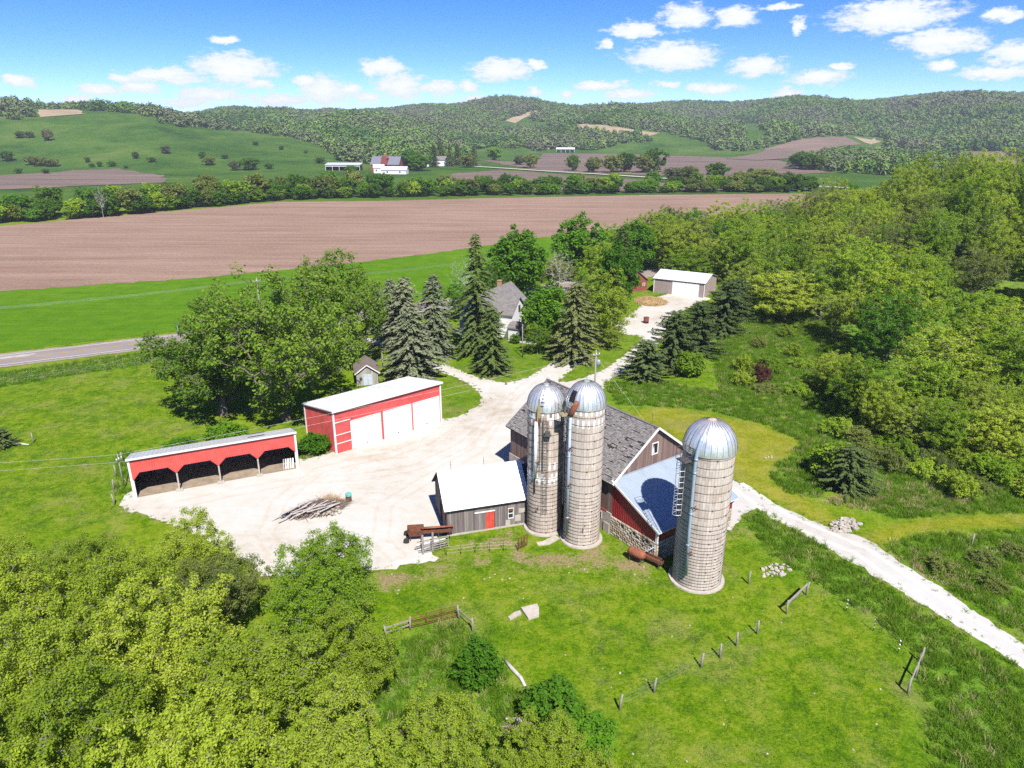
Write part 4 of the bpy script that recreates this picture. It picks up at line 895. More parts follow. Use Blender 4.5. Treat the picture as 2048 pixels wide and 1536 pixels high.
def wnd(t, p, ux, n, w, h, frame, pane='glass', depth=.05):
    """framed window centred on p; ux along the wall, n out of it"""
    p = Vector(p); ux = Vector(ux); n = Vector(n); m = MB(); f = .09
    for (a, b, c, d) in ((-w / 2, w / 2, -h / 2, -h / 2 + f), (-w / 2, w / 2, h / 2 - f, h / 2), (-w / 2, -w / 2 + f, -h / 2 + f, h / 2 - f), (w / 2 - f, w / 2, -h / 2 + f, h / 2 - f), (-w / 2 + f, w / 2 - f, -.03, .03)):
        q = [p + ux * a + Zv * c, p + ux * b + Zv * c, p + ux * b + Zv * d, p + ux * a + Zv * d]; m.ext(q, n * depth)
    o = m.build('window', frame, t); m = MB(); q = [p + ux * a + Zv * c for a, c in ((-w / 2, -h / 2), (w / 2, -h / 2), (w / 2, h / 2), (-w / 2, h / 2))]; m.ext([v + n * .004 for v in q], n * .012); m.build('pane', M[pane], o); return o
e_ = Vector((.45, .893, 0)); HA = ang((.893, -.45))
t = thing('farmhouse', 'white farmhouse with grey shingle roofs and brick chimney among spruces', 'house', (-.6, 134.2, 0), HA)
# local x = out of the visible wall, y = along the ridge
gable_house(t, -7, 0, -7, 7.5, 5.4, 8.4, M['siding'], M['roof_grey'], False)
gable_house(t, -3.6, 2.2, -3.2, 2.8, 4.7, 7.4, M['siding'], M['roof_grey'], True)
gable_house(t, 2.2, 4.4, -4.6, -1.2, 2.5, 3.3, M['siding'], M['roof_grey'], True, .25)
m = MB(); m.box(-3.9, -3.2, 2.6, 3.3, 7.4, 9.5).box(-3.97, -3.13, 2.53, 3.37, 9.5, 9.65); m.build('chimney', M['brick'], t)
for (y, z) in ((.1, 5.2), (-.9, 2.2), (1.4, 2.2)): wnd(t, (2.2, y, z), (0, 1, 0), (1, 0, 0), .8, 1.3, M['dark'])
for y in (-3.9, -2.9, -1.9): wnd(t, (4.4, y, 1.5), (0, 1, 0), (1, 0, 0), .7, 1.2, M['dark'])
for y in (-5.6, 4.2, 6.0): wnd(t, (0, y, 3.9), (0, 1, 0), (1, 0, 0), .8, 1.3, M['dark']); wnd(t, (0, y, 1.5), (0, 1, 0), (1, 0, 0), .8, 1.3, M['dark'])
for x in (-5, -2): wnd(t, (x, -7, 1.7), (1, 0, 0), (0, -1, 0), .8, 1.3, M['dark']); wnd(t, (x, -7, 4.2), (1, 0, 0), (0, -1, 0), .8, 1.3, M['dark'])
m = MB(); m.box(4.4, 8.5, -5, 1.0, .02, .08); m.build('patio', M['concrete'], t)

t = thing('pole_shed', 'tan metal pole shed with white roof and sliding door behind the farmhouse trees', 'shed', (34.65, 171.17, 0), ang((.858, -.514)))
Lp, Dp = 12.4, 10.0
m = MB(); m.ribs((0, 0, 0), X, Zv, -Y, 4.6, 0, 3.5, .4); m.ribs((11.2, 0, 0), X, Zv, -Y, 1.2, 0, 3.5, .4); m.ribs((4.6, 0, 0), X, Zv, -Y, 6.6, 3.1, 3.5, .4); m.build('front_wall', M['tan'], t)
for x, n in ((0, -1), (Lp, 1)):
    m = MB(); m.ribs((x, 0, 0), Y, Zv, X * n, Dp, 0, lambda q: 3.5 + 1.3 * (1 - abs(q - 5) / 5), .4); m.build('side_wall', M['tan'], t)
m = MB(); m.ribs((0, Dp, 0), X, Zv, Y, Lp, 0, 3.5, .4); m.build('back_wall', M['tan'], t)
for a in (4.6, 7.9):
    m = MB(); m.ribs((a, -.08, 0), X, Zv, -Y, 3.28, 0, 3.1, .6, .02); m.build('sliding_door', M['white_door'], t)
for s in (0, 1):
    y0 = -.3 if s == 0 else Dp + .3; d = Vector((0, 5 - y0, 1.38)); U = d.normalized(); Nn = X.cross(U) if s == 0 else U.cross(X); m = MB(); m.ribs((-.3, y0, 3.5), X, U, Nn, Lp + .6, 0, d.length, .6, .03); m.ext([(-.3, y0, 3.42), (Lp + .3, y0, 3.42), Vector((Lp + .3, y0, 3.42)) + d, Vector((-.3, y0, 3.42)) + d], (0, 0, .06)); m.build('roof_slope', M['white_roof'], t)
for x in (0, Lp):
    m = MB(); m.box(x - .08, x + .08, -.1, .06, 0, 3.5); m.build('corner_trim', M['trim'], t)

t = thing('red_shed', 'small old red board shed with grey roof beside the tan pole shed', 'shed', (27.6, 170.8, 0), ang((.93, .37)))
gable_house(t, 0, 6.2, 0, 6.0, 2.6, 5.0, M['barn_red'], M['roof_grey'], False)
wnd(t, (1.8, 0, 1.7), (1, 0, 0), (0, -1, 0), .7, .7, M['trim']); wnd(t, (5.2, 0, 1.6), (1, 0, 0), (0, -1, 0), .7, .7, M['trim']); wnd(t, (3.1, 0, 3.5), (1, 0, 0), (0, -1, 0), .6, .7, M['trim'])

t = thing('garden_shed', 'little old shed with brown roof and pale double doors behind the red garage', 'shed', (-24.15, 104.0, 0), ang((.97, .245)))
gable_house(t, 0, 3.3, 0, 4.6, 2.1, 3.3, M['old_wood'], islandy('brown_shingles', [(.16, .125, .11), (.2, .16, .145), (.14, .11, .10)], .95, (3, 3, 3), 2., .3), False, .3)
m = MB(); m.boards((0, -.01, 0), X, Zv, -Y, 3.3, 0, lambda q: 2.1 + 1.2 * (1 - abs(q - 1.65) / 1.65), .25); m.build('front_siding', islandy('flaking_boards', [(.30, .28, .25), (.38, .36, .33), (.22, .2, .18)], .9, (10, 10, 1), 1., .5), t, kind='stuff')
for a in (1.05, 1.72):
    m = MB(); m.box(a, a + .64, -.09, -.045, .05, 1.85); m.build('door', simple('pale_blue_door', (.42, .47, .53), .7), t)
for s in (-1, 1):
    m = MB(); m.beam((1.65, -.33, 3.38), (1.65 + s * 1.95, -.33, 1.96), .06, .16); m.build('barge_board', M['trim'], t)

# ---------------------------------------------------------------- far farmstead across the valley
def far_at(px, py): x, y = GT(px, py); return (x, y, float(hz(x, y)))
p = far_at(775, 343)
t = thing('red_barn', 'far red barn with slate grey roof across the valley', 'barn', p, -.15); gable_house(t, -13, 13, -7, 7, 6.5, 13, M['barn_red'], simple('slate_roof', (.16, .165, .2), .7), True, .5)
m = MB(); m.box(-2.5, 2.5, -8.5, 0, 6, 11.5).ext([(-3, -8.5, 11.5), (3, -8.5, 11.5), (0, -8.5, 14.5)], (0, 8.5, 0)); m.build('dormer', M['barn_red'], t)
for x in (-10, 10):
    for z in (3, 8): wnd(t, (x * .8, -7, z if z == 3 else 4.9), (1, 0, 0), (0, -1, 0), 1.6, 1.6, M['trim'])
p = far_at(688, 341)
t = thing('long_shed', 'far long open shed with grey roof and dark bays below the green hill', 'shed', p, -.06)
m = MB(); m.box(-16, 16, 5.8, 6, 0, 4).box(-16, -15.8, -4, 6, 0, 4.4).box(15.8, 16, -4, 6, 0, 4.4); m.build('wall', M['dark'], t)
m = MB(); m.ext([(-16.5, -4.6, 5), (16.5, -4.6, 5), (16.5, 6.5, 6.4), (-16.5, 6.5, 6.4)], (0, 0, .25)); m.build('roof', M['grey_white_roof'], t)
m = MB(); m.box(-16, 16, -4.1, -3.9, 3.6, 5); m.build('fascia', M['grey_white_roof'], t)
for i in range(6):
    m = MB(); m.box(-16 + i * 6.35, -15.7 + i * 6.35, -4.1, -3.8, 0, 3.6); m.build('post', M['trim'], t)
for i, (px, py, w, d, he, hr, rz, lb) in enumerate(((758, 346, 9, 7, 4.5, 7, .2, 'far low white outbuilding touching the red barn'), (790, 348, 22, 9, 3.5, 6, -.1, 'far long white shed in front of the red barn'), (848, 333, 10, 7, 3.5, 6, .1, 'far small white shed between farm trees and barn'), (882, 332, 11, 9, 6, 9.5, .3, 'far white farmhouse half hidden by dark pines'))):
    t = thing('white_outbuilding' if i < 3 else 'white_farmhouse', lb, 'outbuilding' if i < 3 else 'house', far_at(px, py), rz); gable_house(t, -w / 2, w / 2, -d / 2, d / 2, he, hr, M['siding'], M['white_roof'] if i < 3 else M['roof_grey'], True, .5)
    for x in (-.25, .25): wnd(t, (w * x, -d / 2, he * .5), (1, 0, 0), (0, -1, 0), 1.4, 1.6, M['trim'])
t = thing('white_pole_barn', 'far white open pole barn below the cedar slope', 'barn', far_at(1131, 305), -.1)
m = MB(); m.box(-14, 14, 5, 5.2, 0, 4.5).box(-14, -13.8, -5, 5, 0, 5).box(13.8, 14, -5, 5, 0, 5); m.build('wall', M['siding'], t)
m = MB(); m.ext([(-14.5, -5.5, 4.8), (14.5, -5.5, 4.8), (14.5, 0, 7), (-14.5, 0, 7)], (0, 0, .25)).ext([(-14.5, 0, 7), (14.5, 0, 7), (14.5, 5.5, 4.8), (-14.5, 5.5, 4.8)], (0, 0, .25)); m.build('roof', M['white_roof'], t)
for i in range(5):
    m = MB(); m.box(-14 + i * 6.9, -13.6 + i * 6.9, -5, -4.6, 0, 4.8); m.build('post', M['trim'], t)
p = far_at(685, 222); t = thing('hilltop_barn', 'tiny grey barn on the skyline of the wooded ridge', 'barn', (p[0], p[1], p[2] + 8), .1); gable_house(t, -16, 16, -9, 9, 6, 12, M['old_wood'], simple('dull_roof', (.2, .2, .22), .8), True, 1.)
m = MB(); m.box(-15, 15, -8, 8, -12, .0); m.build('foundation', M['concrete'], t)
wnd(t, (-6, -9, 3), (1, 0, 0), (0, -1, 0), 2.4, 2.4, M['trim']); wnd(t, (6, -9, 3), (1, 0, 0), (0, -1, 0), 2.4, 2.4, M['trim'])
# ---------------------------------------------------------------- plants
def leaf_mat(name, c0, c1, c2, trans=.48, spread=.5):
    t = NT(name); i = t.island(); r = t.objrand()
    f = t.math('ADD', t.math('MULTIPLY', i, 1 - spread), t.math('MULTIPLY', r, spread))
    c = t.ramp(f, [(.15, c0), (.5, c1), (.85, c2)])
    c = t.mix(1., c, t.ramp(t.math('FRACT', t.math('MULTIPLY', r, 7.31)), [(0, (.78, .82, .8)), (1, (1.15, 1.1, 1.0))]), 'MULTIPLY')
    t.done(c, .75, 0, .06, 1.); tr = t.N.new('ShaderNodeBsdfTranslucent'); t.L.new(t.mix(1., c, (1.5, 1.45, .7), 'MULTIPLY'), tr.inputs['Color'])
    mx = t.N.new('ShaderNodeMixShader'); mx.inputs[0].default_value = trans; t.L.new(t.bsdf.outputs[0], mx.inputs[1]); t.L.new(tr.outputs[0], mx.inputs[2]); t.L.new(mx.outputs[0], t.out.inputs[0]); return t.mat
LM = dict(
    young=leaf_mat('young_leaves', (.185, .265, .020), (.260, .350, .030), (.345, .415, .058)),
    fresh=leaf_mat('fresh_leaves', (.140, .245, .016), (.200, .320, .022), (.275, .375, .038)),
    green=leaf_mat('green_leaves', (.064, .170, .011), (.098, .230, .015), (.145, .280, .024)),
    cotton=leaf_mat('cottonwood_leaves', (.115, .200, .026), (.165, .265, .032), (.230, .320, .052)),
    deep=leaf_mat('deep_green_leaves', (.046, .120, .011), (.074, .165, .014), (.110, .205, .022)),
    olive=leaf_mat('olive_leaves', (.110, .150, .032), (.155, .200, .044), (.210, .245, .070)),
    grey=leaf_mat('grey_green_leaves', (.095, .120, .060), (.130, .150, .078), (.160, .175, .10)),
    tan=leaf_mat('tan_catkins', (.15, .135, .065), (.20, .175, .09), (.24, .21, .12)),
    wine=leaf_mat('wine_red_leaves', (.07, .025, .025), (.11, .04, .035), (.15, .06, .05)),
    spruce=leaf_mat('spruce_needles', (.036, .066, .016), (.062, .100, .024), (.098, .138, .038), .12),
    blue=leaf_mat('blue_spruce_needles', (.105, .132, .078), (.158, .186, .112), (.215, .235, .145), .12),
    pale=leaf_mat('pale_spruce_needles', (.090, .115, .036), (.140, .165, .055), (.190, .205, .08), .12),
    cedar=leaf_mat('cedar_needles', (.045, .075, .022), (.072, .108, .032), (.105, .142, .048), .12),
    blade=leaf_mat('grass_blades', (.085, .190, .010), (.135, .255, .014), (.21, .31, .035), .5, .35),
    straw=leaf_mat('dry_blades', (.26, .23, .11), (.36, .31, .16), (.44, .38, .22), .3, .35))
M['bark'] = simple('bark', (.135, .11, .09), .95, var=.35, scale=4, sc=(1, 1, .25), bump=.5); M['pale_bark'] = simple('pale_bark', (.46, .43, .40), .95, var=.2, scale=4, sc=(1, 1, .25)); M['grey_bark'] = simple('grey_bark', (.20, .18, .16), .95, var=.3, scale=4, sc=(1, 1, .25))

def tubes(segs, n=5):
    """segs: list of (p, q, rp, rq) -> verts, quads"""
    P = np.array([s[0] for s in segs]); Qp = np.array([s[1] for s in segs]); rp = np.array([s[2] for s in segs]); rq = np.array([s[3] for s in segs])
    d = Qp - P; d /= np.maximum(np.linalg.norm(d, axis=1, keepdims=True), 1e-6)
    ref = np.where(np.abs(d[:, 2:3]) < .9, np.array([[0, 0, 1.]]), np.array([[1., 0, 0]])); a = np.cross(d, ref); a /= np.linalg.norm(a, axis=1, keepdims=True); b = np.cross(a, d)
    t = np.arange(n) * 2 * np.pi / n; ring = a[:, None] * np.cos(t)[None, :, None] + b[:, None] * np.sin(t)[None, :, None]
    V = np.concatenate([P[:, None] + ring * rp[:, None, None], Qp[:, None] + ring * rq[:, None, None]], 1).reshape(-1, 3)
    k = np.arange(len(segs))[:, None] * 2 * n; j = np.arange(n)[None]; j2 = (j + 1) % n
    return V, np.stack([k + j, k + j2, k + n + j2, k + n + j], -1).reshape(-1, 4)
def leaves(C, size, up, rg, aspect=1.7, flat=None):
    n = len(C); nr = rg.normal(0, .62, (n, 3)); nr[:, 2] = np.abs(nr[:, 2]) + up
    if flat is not None: nr += flat
    nr /= np.linalg.norm(nr, axis=1, keepdims=True); q = rg.normal(0, 1, (n, 3)); a = np.cross(nr, q); a /= np.linalg.norm(a, axis=1, keepdims=True); b = np.cross(nr, a)
    s = (size * rg.uniform(.55, 1.35, n))[:, None]; a = a * s * aspect / 2; b = b * s / 2
    V = np.stack([C - a, C + b - a * .1, C + a, C - b - a * .1], 1).reshape(-1, 3); return V, np.arange(4 * n).reshape(-1, 4)
def broadleaf(seed, H, Rc, ncl, per, leaf, base=.22, crad=.2, up=.6, trunk_r=None, lobes=8, lob=.28, multi=1, twig=True, tubn=5):
    rg = np.random.default_rng(seed); tr = trunk_r or H * .018; hh = H * (1 - base) / 2; cz = H * base + hh
    d = rg.normal(0, 1, (ncl * 3, 3)); d /= np.linalg.norm(d, axis=1, keepdims=True); ld = rg.normal(0, 1, (lobes, 3)); ld /= np.linalg.norm(ld, axis=1, keepdims=True)
    lf = 1 - lob + lob * 1.35 * np.max(np.clip(d @ ld.T, 0, 1) ** 3, axis=1)
    r = rg.uniform(0, 1, len(d)) ** .42 * lf
    C = d * r[:, None] * np.array([Rc, Rc, hh]); C[:, 2] += cz; C[:, :2] *= np.clip(.55 + .8 * (C[:, 2:3] - H * base) / (2 * hh) * 1.6, .55, 1.0)
    keep = []; md = Rc * crad * .72
    for i in range(len(C)):
        if len(keep) >= ncl: break
        if not keep or np.min(np.linalg.norm(C[keep] - C[i], axis=1)) > md: keep.append(i)
    C = C[keep]
    # skeleton: every clump hangs on the nearest lower limb
    nodes = []; par = []
    for s in range(multi):
        lean = rg.normal(0, .06 + .12 * (multi > 1), 2); k0 = len(nodes)
        for k in range(7):
            z = k / 6 * (H * (base + .45)); nodes.append((lean[0] * z + rg.normal(0, .06 * Rc / 4), lean[1] * z + rg.normal(0, .06 * Rc / 4), z)); par.append(-1 if k == 0 else len(nodes) - 2)
    nodes = [np.array(q) for q in nodes]; order = np.argsort(np.linalg.norm(C - np.array([0, 0, H * base]), axis=1)); ends = []
    for i in order:
        A = np.array(nodes); v = C[i] - A; cost = np.linalg.norm(v, axis=1) + np.maximum(0, A[:, 2] - C[i][2] + .12 * np.linalg.norm(v[:, :2], axis=1)) * 2.2 + 40 * (A[:, 2] < H * base * .6)
        j = int(np.argmin(cost)); p = A[j]; mid = p * .5 + C[i] * .5 + np.array([0, 0, -.05 * np.linalg.norm(v[j])]) + rg.normal(0, .05, 3) * np.linalg.norm(v[j])
        nodes.append(mid); par.append(j); nodes.append(C[i]); par.append(len(nodes) - 2); ends.append(len(nodes) - 1)
    w = np.zeros(len(nodes)); w[ends] = 1
    for k in range(len(nodes) - 1, -1, -1):
        if par[k] >= 0: w[par[k]] += w[k]
    w = np.maximum(w, .6); rad = tr * (w / w.max()) ** .48; rad[0] *= 1.35
    segs = [(nodes[par[k]], nodes[k], rad[par[k]] if par[par[k]] >= 0 or k < 8 else rad[k], rad[k]) for k in range(len(nodes)) if par[k] >= 0]
    if twig:
        for e in ends:
            for _ in range(3):
                dv = rg.normal(0, 1, 3); dv[2] = abs(dv[2]) * .8; dv *= Rc * crad * .8 / np.linalg.norm(dv); segs.append((nodes[e], nodes[e] + dv, rad[e] * .7, rad[e] * .25))
    TV, TQ = tubes(segs, tubn)
    if per <= 0: return (TV, TQ), None
    cr = Rc * crad; n = per
    off = rg.normal(0, 1, (len(C), n, 3)); off /= np.linalg.norm(off, axis=2, keepdims=True); off *= (rg.uniform(0, 1, (len(C), n, 1)) ** .5) * cr * rg.uniform(.65, 1.35, (len(C), 1, 1)); off[:, :, 2] *= .92
    pos = (C[:, None] + off).reshape(-1, 3); LV, LQ = leaves(pos, leaf, up, rg, flat=(off.reshape(-1, 3) / cr) * .8); return (TV, TQ), (LV, LQ)
def conifer(seed, H, Rc, droop=.28, dens=1., ls=.42, ragged=.12, power=.8, base=.04, skip=0.):
    rg = np.random.default_rng(seed); pos = []; A = []; B = []; segs = [(np.array([0, 0, 0.]), np.array([0, 0, H * .5]), H * .016, H * .009), (np.array([0, 0, H * .5]), np.array([0, 0, H]), H * .009, .01)]
    z = H * base
    while z < H * .985:
        f = z / H; L = Rc * (1 - f) ** power * (1 if f > .08 else .8) + .12; nb = int(rg.integers(6, 9)) + (2 if f < .5 else 0); a0 = rg.uniform(0, 6.28)
        for k in range(nb):
            if rg.random() < skip: continue
            az = a0 + k * 6.283 / nb + rg.normal(0, .18); l = L * rg.uniform(1 - ragged * 2, 1 + ragged); u = np.array([math.cos(az), math.sin(az), 0]); s = np.array([-u[1], u[0], 0]); ns = max(3, int(l / ls * 2.2 * dens)); zz = z + rg.normal(0, .12)
            segs.append((np.array([0, 0, zz]), u * l * .9 + np.array([0, 0, zz - droop * l * .7]), .03, .01))
            for i in range(ns):
                t = (i + rg.uniform(.2, .8)) / ns; t = .15 + .85 * t; c = u * l * t + np.array([0, 0, zz - droop * l * t ** 1.3 + .10 * l * max(0, t - .75)])
                wd = ls * (1.15 - .55 * t)
                for sd in (-1, 1):
                    dirv = u * rg.uniform(.5, 1) + s * sd * rg.uniform(.4, .9) + np.array([0, 0, -rg.uniform(.15, .6)]); dirv /= np.linalg.norm(dirv)
                    pos.append(c + dirv * wd * .5 + rg.normal(0, .05, 3)); A.append(dirv * wd * .75 * rg.uniform(.7, 1.3)); nn_ = np.array([rg.normal(0, .35), rg.normal(0, .35), 1.0]); b_ = np.cross(nn_, dirv); B.append(b_ / np.linalg.norm(b_) * wd * .3)
        z += H * .034 * rg.uniform(.75, 1.25) * (1.15 - .5 * f)
    pos = np.array(pos); A = np.array(A); B = np.array(B); V = np.stack([pos - A, pos + B, pos + A, pos - B], 1).reshape(-1, 3)
    return tubes(segs, 6), (V, np.arange(len(V)).reshape(-1, 4))
VAR = {}
def variant(key, gen, H, Rc, leafmat, bark='bark'):
    (TV, TQ), lf = gen; tm = np_mesh(key + '_trunk', TV, TQ, [M[bark]], True); lm = None
    if lf is not None: lm = np_mesh(key + '_crown', lf[0], lf[1], [LM[leafmat]])
    VAR.setdefault(key, []).append((tm, lm, H, Rc))
for s in (1, 2, 3): variant('grove', broadleaf(s, 9, 4.5, 330, 105, .098, .14, .115, .5, lobes=15, lob=.55), 9, 4.5, 'young', 'grey_bark')
for s in (11, 12, 13, 14): variant('wood', broadleaf(s, 16, 5.5, 360, 66, .170, .10, .105, .3, lobes=15, lob=.58, trunk_r=.22), 16, 5.5, 'fresh', 'grey_bark')
for s in (17, 18): variant('thin', broadleaf(s, 15, 5.0, 340, 36, .165, .14, .105, .3, lobes=14, lob=.58, trunk_r=.22), 15, 5.0, 'olive', 'grey_bark')
for s in (21, 22): variant('shade', broadleaf(s, 14, 6, 220, 60, .38, .08, .16, .7, lobes=10, lob=.22, trunk_r=.25), 14, 6, 'green')
for s in (26, 27): variant('cotton', broadleaf(s, 21, 10, 440, 58, .27, .10, .10, .6, lobes=17, lob=.46, trunk_r=.62), 21, 10, 'cotton')
for s in (31, 32, 33): variant('hedge', broadleaf(s, 14, 6, 85, 30, .75, .04, .22, .6, lobes=8, lob=.35, trunk_r=.25, twig=False, tubn=4), 14, 6, 'deep')
for s in (36, 37): variant('bush', broadleaf(s, 3.4, 2.0, 90, 60, .17, .0, .24, .7, lobes=6, lob=.2, trunk_r=.06, multi=3), 3.4, 2.0, 'deep')
for s in (38, 39): variant('scrub', broadleaf(s, 3.0, 2.0, 120, 34, .13, .0, .17, .4, lobes=9, lob=.7, trunk_r=.05, multi=5), 3.0, 2.0, 'fresh', 'grey_bark')
for s in (41, 42, 43): variant('spruce', conifer(s, 14, 4.2, .3 + .06 * (s - 42), 1.4, .52, .24, .56 + .08 * (s - 42), .03, .05), 14, 4.2, 'spruce')
for s in (46, 47): variant('cedar', conifer(s, 8, 4.2, -.02, 1.7, .42, .34, .40, .02), 8, 4.2, 'cedar')
variant('tall', conifer(49, 21, 4.8, .42, 1.25, .55, .28, .6, .05, .1), 21, 4.8, 'spruce')
for s in (51, 52): variant('bare', broadleaf(s, 12, 4.2, 210, 0, .3, .2, .15, trunk_r=.10, tubn=4), 12, 4.2, None, 'pale_bark')
COUNT = {}
TREE_NAMES = dict(grove='box_elder_tree', wood='woodland_tree', thin='thin_leaved_tree', shade='shade_tree', cotton='cottonwood_tree', hedge='hedgerow_tree', bush='bush', scrub='shrub', spruce='spruce_tree', cedar='cedar_tree', tall='spruce_tree', bare='bare_tree')
RT = random.Random(99)
def plant(kind, x, y, H, Rc, label, group=None, mat=None, cat='tree', v=None, name=None, sink=.05, rz=None):
    k = COUNT.get(kind, 0); COUNT[kind] = k + 1; tm, lm, H0, R0 = VAR[kind][(k if v is None else v) % len(VAR[kind])]
    z = float(hz(x, y)); t = thing(name or TREE_NAMES[kind], label, cat, (x, y, z - sink), RT.uniform(0, 6.28) if rz is None else rz, group); t.scale = (Rc / R0, Rc / R0, H / H0)
    share('trunk', tm, t)
    if lm is not None:
        o = share('crown' if kind not in ('bush', 'scrub') else 'foliage', lm, t)
        if mat: o.material_slots[0].link = 'OBJECT'; o.material_slots[0].material = LM[mat]
    return t
def place_px(kind, px, py, H, Rc, label, **kw): x, y = GT(px, py); return plant(kind, x, y, H, Rc, label, **kw)

# foreground grove of young-leaved trees
GL, GG = 'yellow-green young-leaved tree in the dense grove below the gravel yard', 'trees of the grove below the yard'
for (x, y, H, r) in ((-27.2, 51.5, 7.6, 4.3), (-34.5, 49, 8.2, 4.4), (-22.5, 46, 7.4, 4.2), (-29.5, 44.5, 9, 4.8), (-39, 43, 8.6, 4.8), (-14.5, 43.5, 8, 4.2), (-22.8, 39.5, 9.4, 4.8), (-32, 37, 9.6, 5),
                     (-16, 36, 9, 4.5), (-10.6, 39, 6.8, 3.6), (-25.5, 32, 9.8, 5), (-18, 29.5, 9.5, 4.6), (-10.5, 31.5, 7.6, 4), (-34, 29.5, 10, 5), (-44, 50, 7.5, 4.4), (-46, 38, 9, 5), (-28, 25, 10, 5), (-12.5, 25.5, 9, 4.4)):
    plant('grove', x, y, H * RT.uniform(.86, 1.1), r * RT.uniform(.84, .98), GL, GG, mat=RT.choice(['young', 'young', 'fresh', 'young', 'olive']))
plant('grove', -15.2, 50.2, 6.9, 4.1, 'bright green leafy tree standing on its own against the pale gravel', mat='fresh', v=1)
for (x, y, H, r) in ((-4.4, 33.6, 5.4, 3.2), (1.9, 31.6, 5.2, 3.0), (5.6, 29.6, 4.6, 2.6), (-1.2, 28, 5.6, 3.)): plant('grove', x, y, H, r, 'low pale yellow-green tree at the pasture corner below the round bushes', 'low trees at the pasture corner')
plant('bush', *G(958, 1366), 3.5, 1.75, 'round dark green bush inside the gate corner beside the pasture', cat='bush', mat='green')
plant('bush', *G(1105, 1440), 3.0, 2.1, 'spreading dark green bush at the end of the fallen log', cat='bush', mat='green', v=1)
plant('bush', *G(1180, 1500), 2.2, 1.9, 'low dark green bush behind the low pale trees', cat='bush', mat='green')
# cottonwoods by the garage
plant('cotton', -31.0, 90.5, 21.5, 9.5, 'huge cottonwood with thick dark trunk behind the red garage', v=0, rz=.6)
plant('cotton', -40.5, 92.5, 16.5, 8.6, 'broad low-hanging cottonwood behind the open red shed', v=1, rz=2.0)
plant('cotton', -28.5, 112., 19.5, 8.2, 'leafy cottonwood behind the little old shed and the huge cottonwood', v=1, rz=4.1)
for (px, py, H, r, lb) in ((628, 905, 2.6, 2.0, 'green shrub squeezed between the open shed and the red garage'), (360, 905, 1.8, 2.2, 'low shrub behind the roof of the open red shed'), (455, 890, 2.6, 2.6, 'shrub under the broad cottonwood behind the open shed')): place_px('bush', px, py, H, r, lb, mat='green', cat='bush')
# spruces round the house
for (px, py, top, r, k, mt, lb) in ((985, 747, 612, 3.5, 'spruce', 'spruce', 'dark green spruce standing by itself in the fork of the gravel drive'), (955, 705, 465, 4.9, 'tall', 'spruce', 'tallest dark spruce with a thin ragged top beside the farmhouse'),
                                 (826, 757, 612, 4.6, 'spruce', 'blue', 'grey-blue spruce at the corner where the drive turns behind the garage'), (872, 712, 546, 4.4, 'spruce', 'blue', 'tall blue-grey spruce between the tallest spruce and the drive corner'),
                                 (815, 700, 552, 3.8, 'spruce', 'blue', 'blue-grey spruce in the spruce row, second behind the cottonwoods'), (787, 690, 556, 3.6, 'spruce', 'blue', 'blue-grey spruce in the spruce row, nearest the cottonwoods'), (757, 660, 562, 2.6, 'spruce', 'blue', 'small slim spruce standing at the road edge of the spruce row'),
                                 (1150, 722, 562, 3.9, 'spruce', 'pale', 'pale olive spruce with bare lower twigs at the drive island'), (1180, 560, 462, 4.0, 'spruce', 'blue', 'grey spruce top rising behind the bare white tree'), (1240, 556, 452, 4.2, 'spruce', 'spruce', 'dark spruce top rising behind the round dark maple')):
    x, y = G(px, py); plant(k, x, y, topz(top, y), r * (1.02 if px == 985 else 1.22 if k == 'spruce' else 1.15), lb, mat=mt, name='spruce_tree')
for (px, py, H, r, lb, mt, k) in ((1092, 690, 11.5, 4.4, 'bright green maple in front of the farmhouse gable', 'green', 'shade'), (1205, 690, 13.5, 5.6, 'yellow-green tree behind the pale olive spruce', 'young', 'wood'), (1231, 628, 15.5, 5.0, 'dense dark green maple beside the straw heap', 'green', 'shade'),
                                  (1170, 668, 12, 4.8, 'light green tree between the bright maple and the dense dark maple', 'fresh', 'wood'), (1075, 712, 5.5, 2.6, 'small light green tree at the foot of the bright maple', 'fresh', 'wood'), (1225, 700, 5, 2.6, 'small pale green tree on the drive island lawn', 'young', 'thin'),
                                  (1033, 606, 17, 6.8, 'big round green tree behind the farmhouse roof', 'green', 'shade'), (1155, 562, 17, 7., 'big dark-topped green tree behind the house at the field edge', 'green', 'shade'), (1060, 585, 11, 5.5, 'green tree beside the big round tree behind the farmhouse', 'fresh', 'wood'), (1110, 590, 10, 5, 'thin olive tree among the back garden trees', 'olive', 'thin'),
                                  (1195, 590, 13, 5.5, 'leafy tree between the two grey spruce tops', 'fresh', 'wood'), (985, 620, 10, 4.5, 'leafy tree behind the tallest spruce', 'deep', 'wood'), (925, 640, 8, 4.2, 'leafy tree at the foot of the white bare tree', 'green', 'wood'), (1270, 545, 14, 6, 'green tree behind the red shed roof', 'green', 'shade')):
    place_px(k, px, py, H, r, lb, mat=mt, name='maple_tree' if 'maple' in lb else 'garden_tree')
place_px('bare', 932, 628, 13.5, 4.0, 'white bare tree without leaves beside the tallest spruce', v=0); place_px('bare', 1118, 600, 12.5, 4.2, 'white bare tree among green trees behind the house', v=1); place_px('bare', 742, 728, 5, 1.6, 'small bare tree behind the little old shed', v=1)
place_px('bush', 1030, 690, 1.8, 1.0, 'small dark clipped bush by the farmhouse patio', cat='bush'); place_px('bush', 1100, 700, 2.4, 1.6, 'light green bush below the small tree by the maple', cat='bush', mat='fresh')
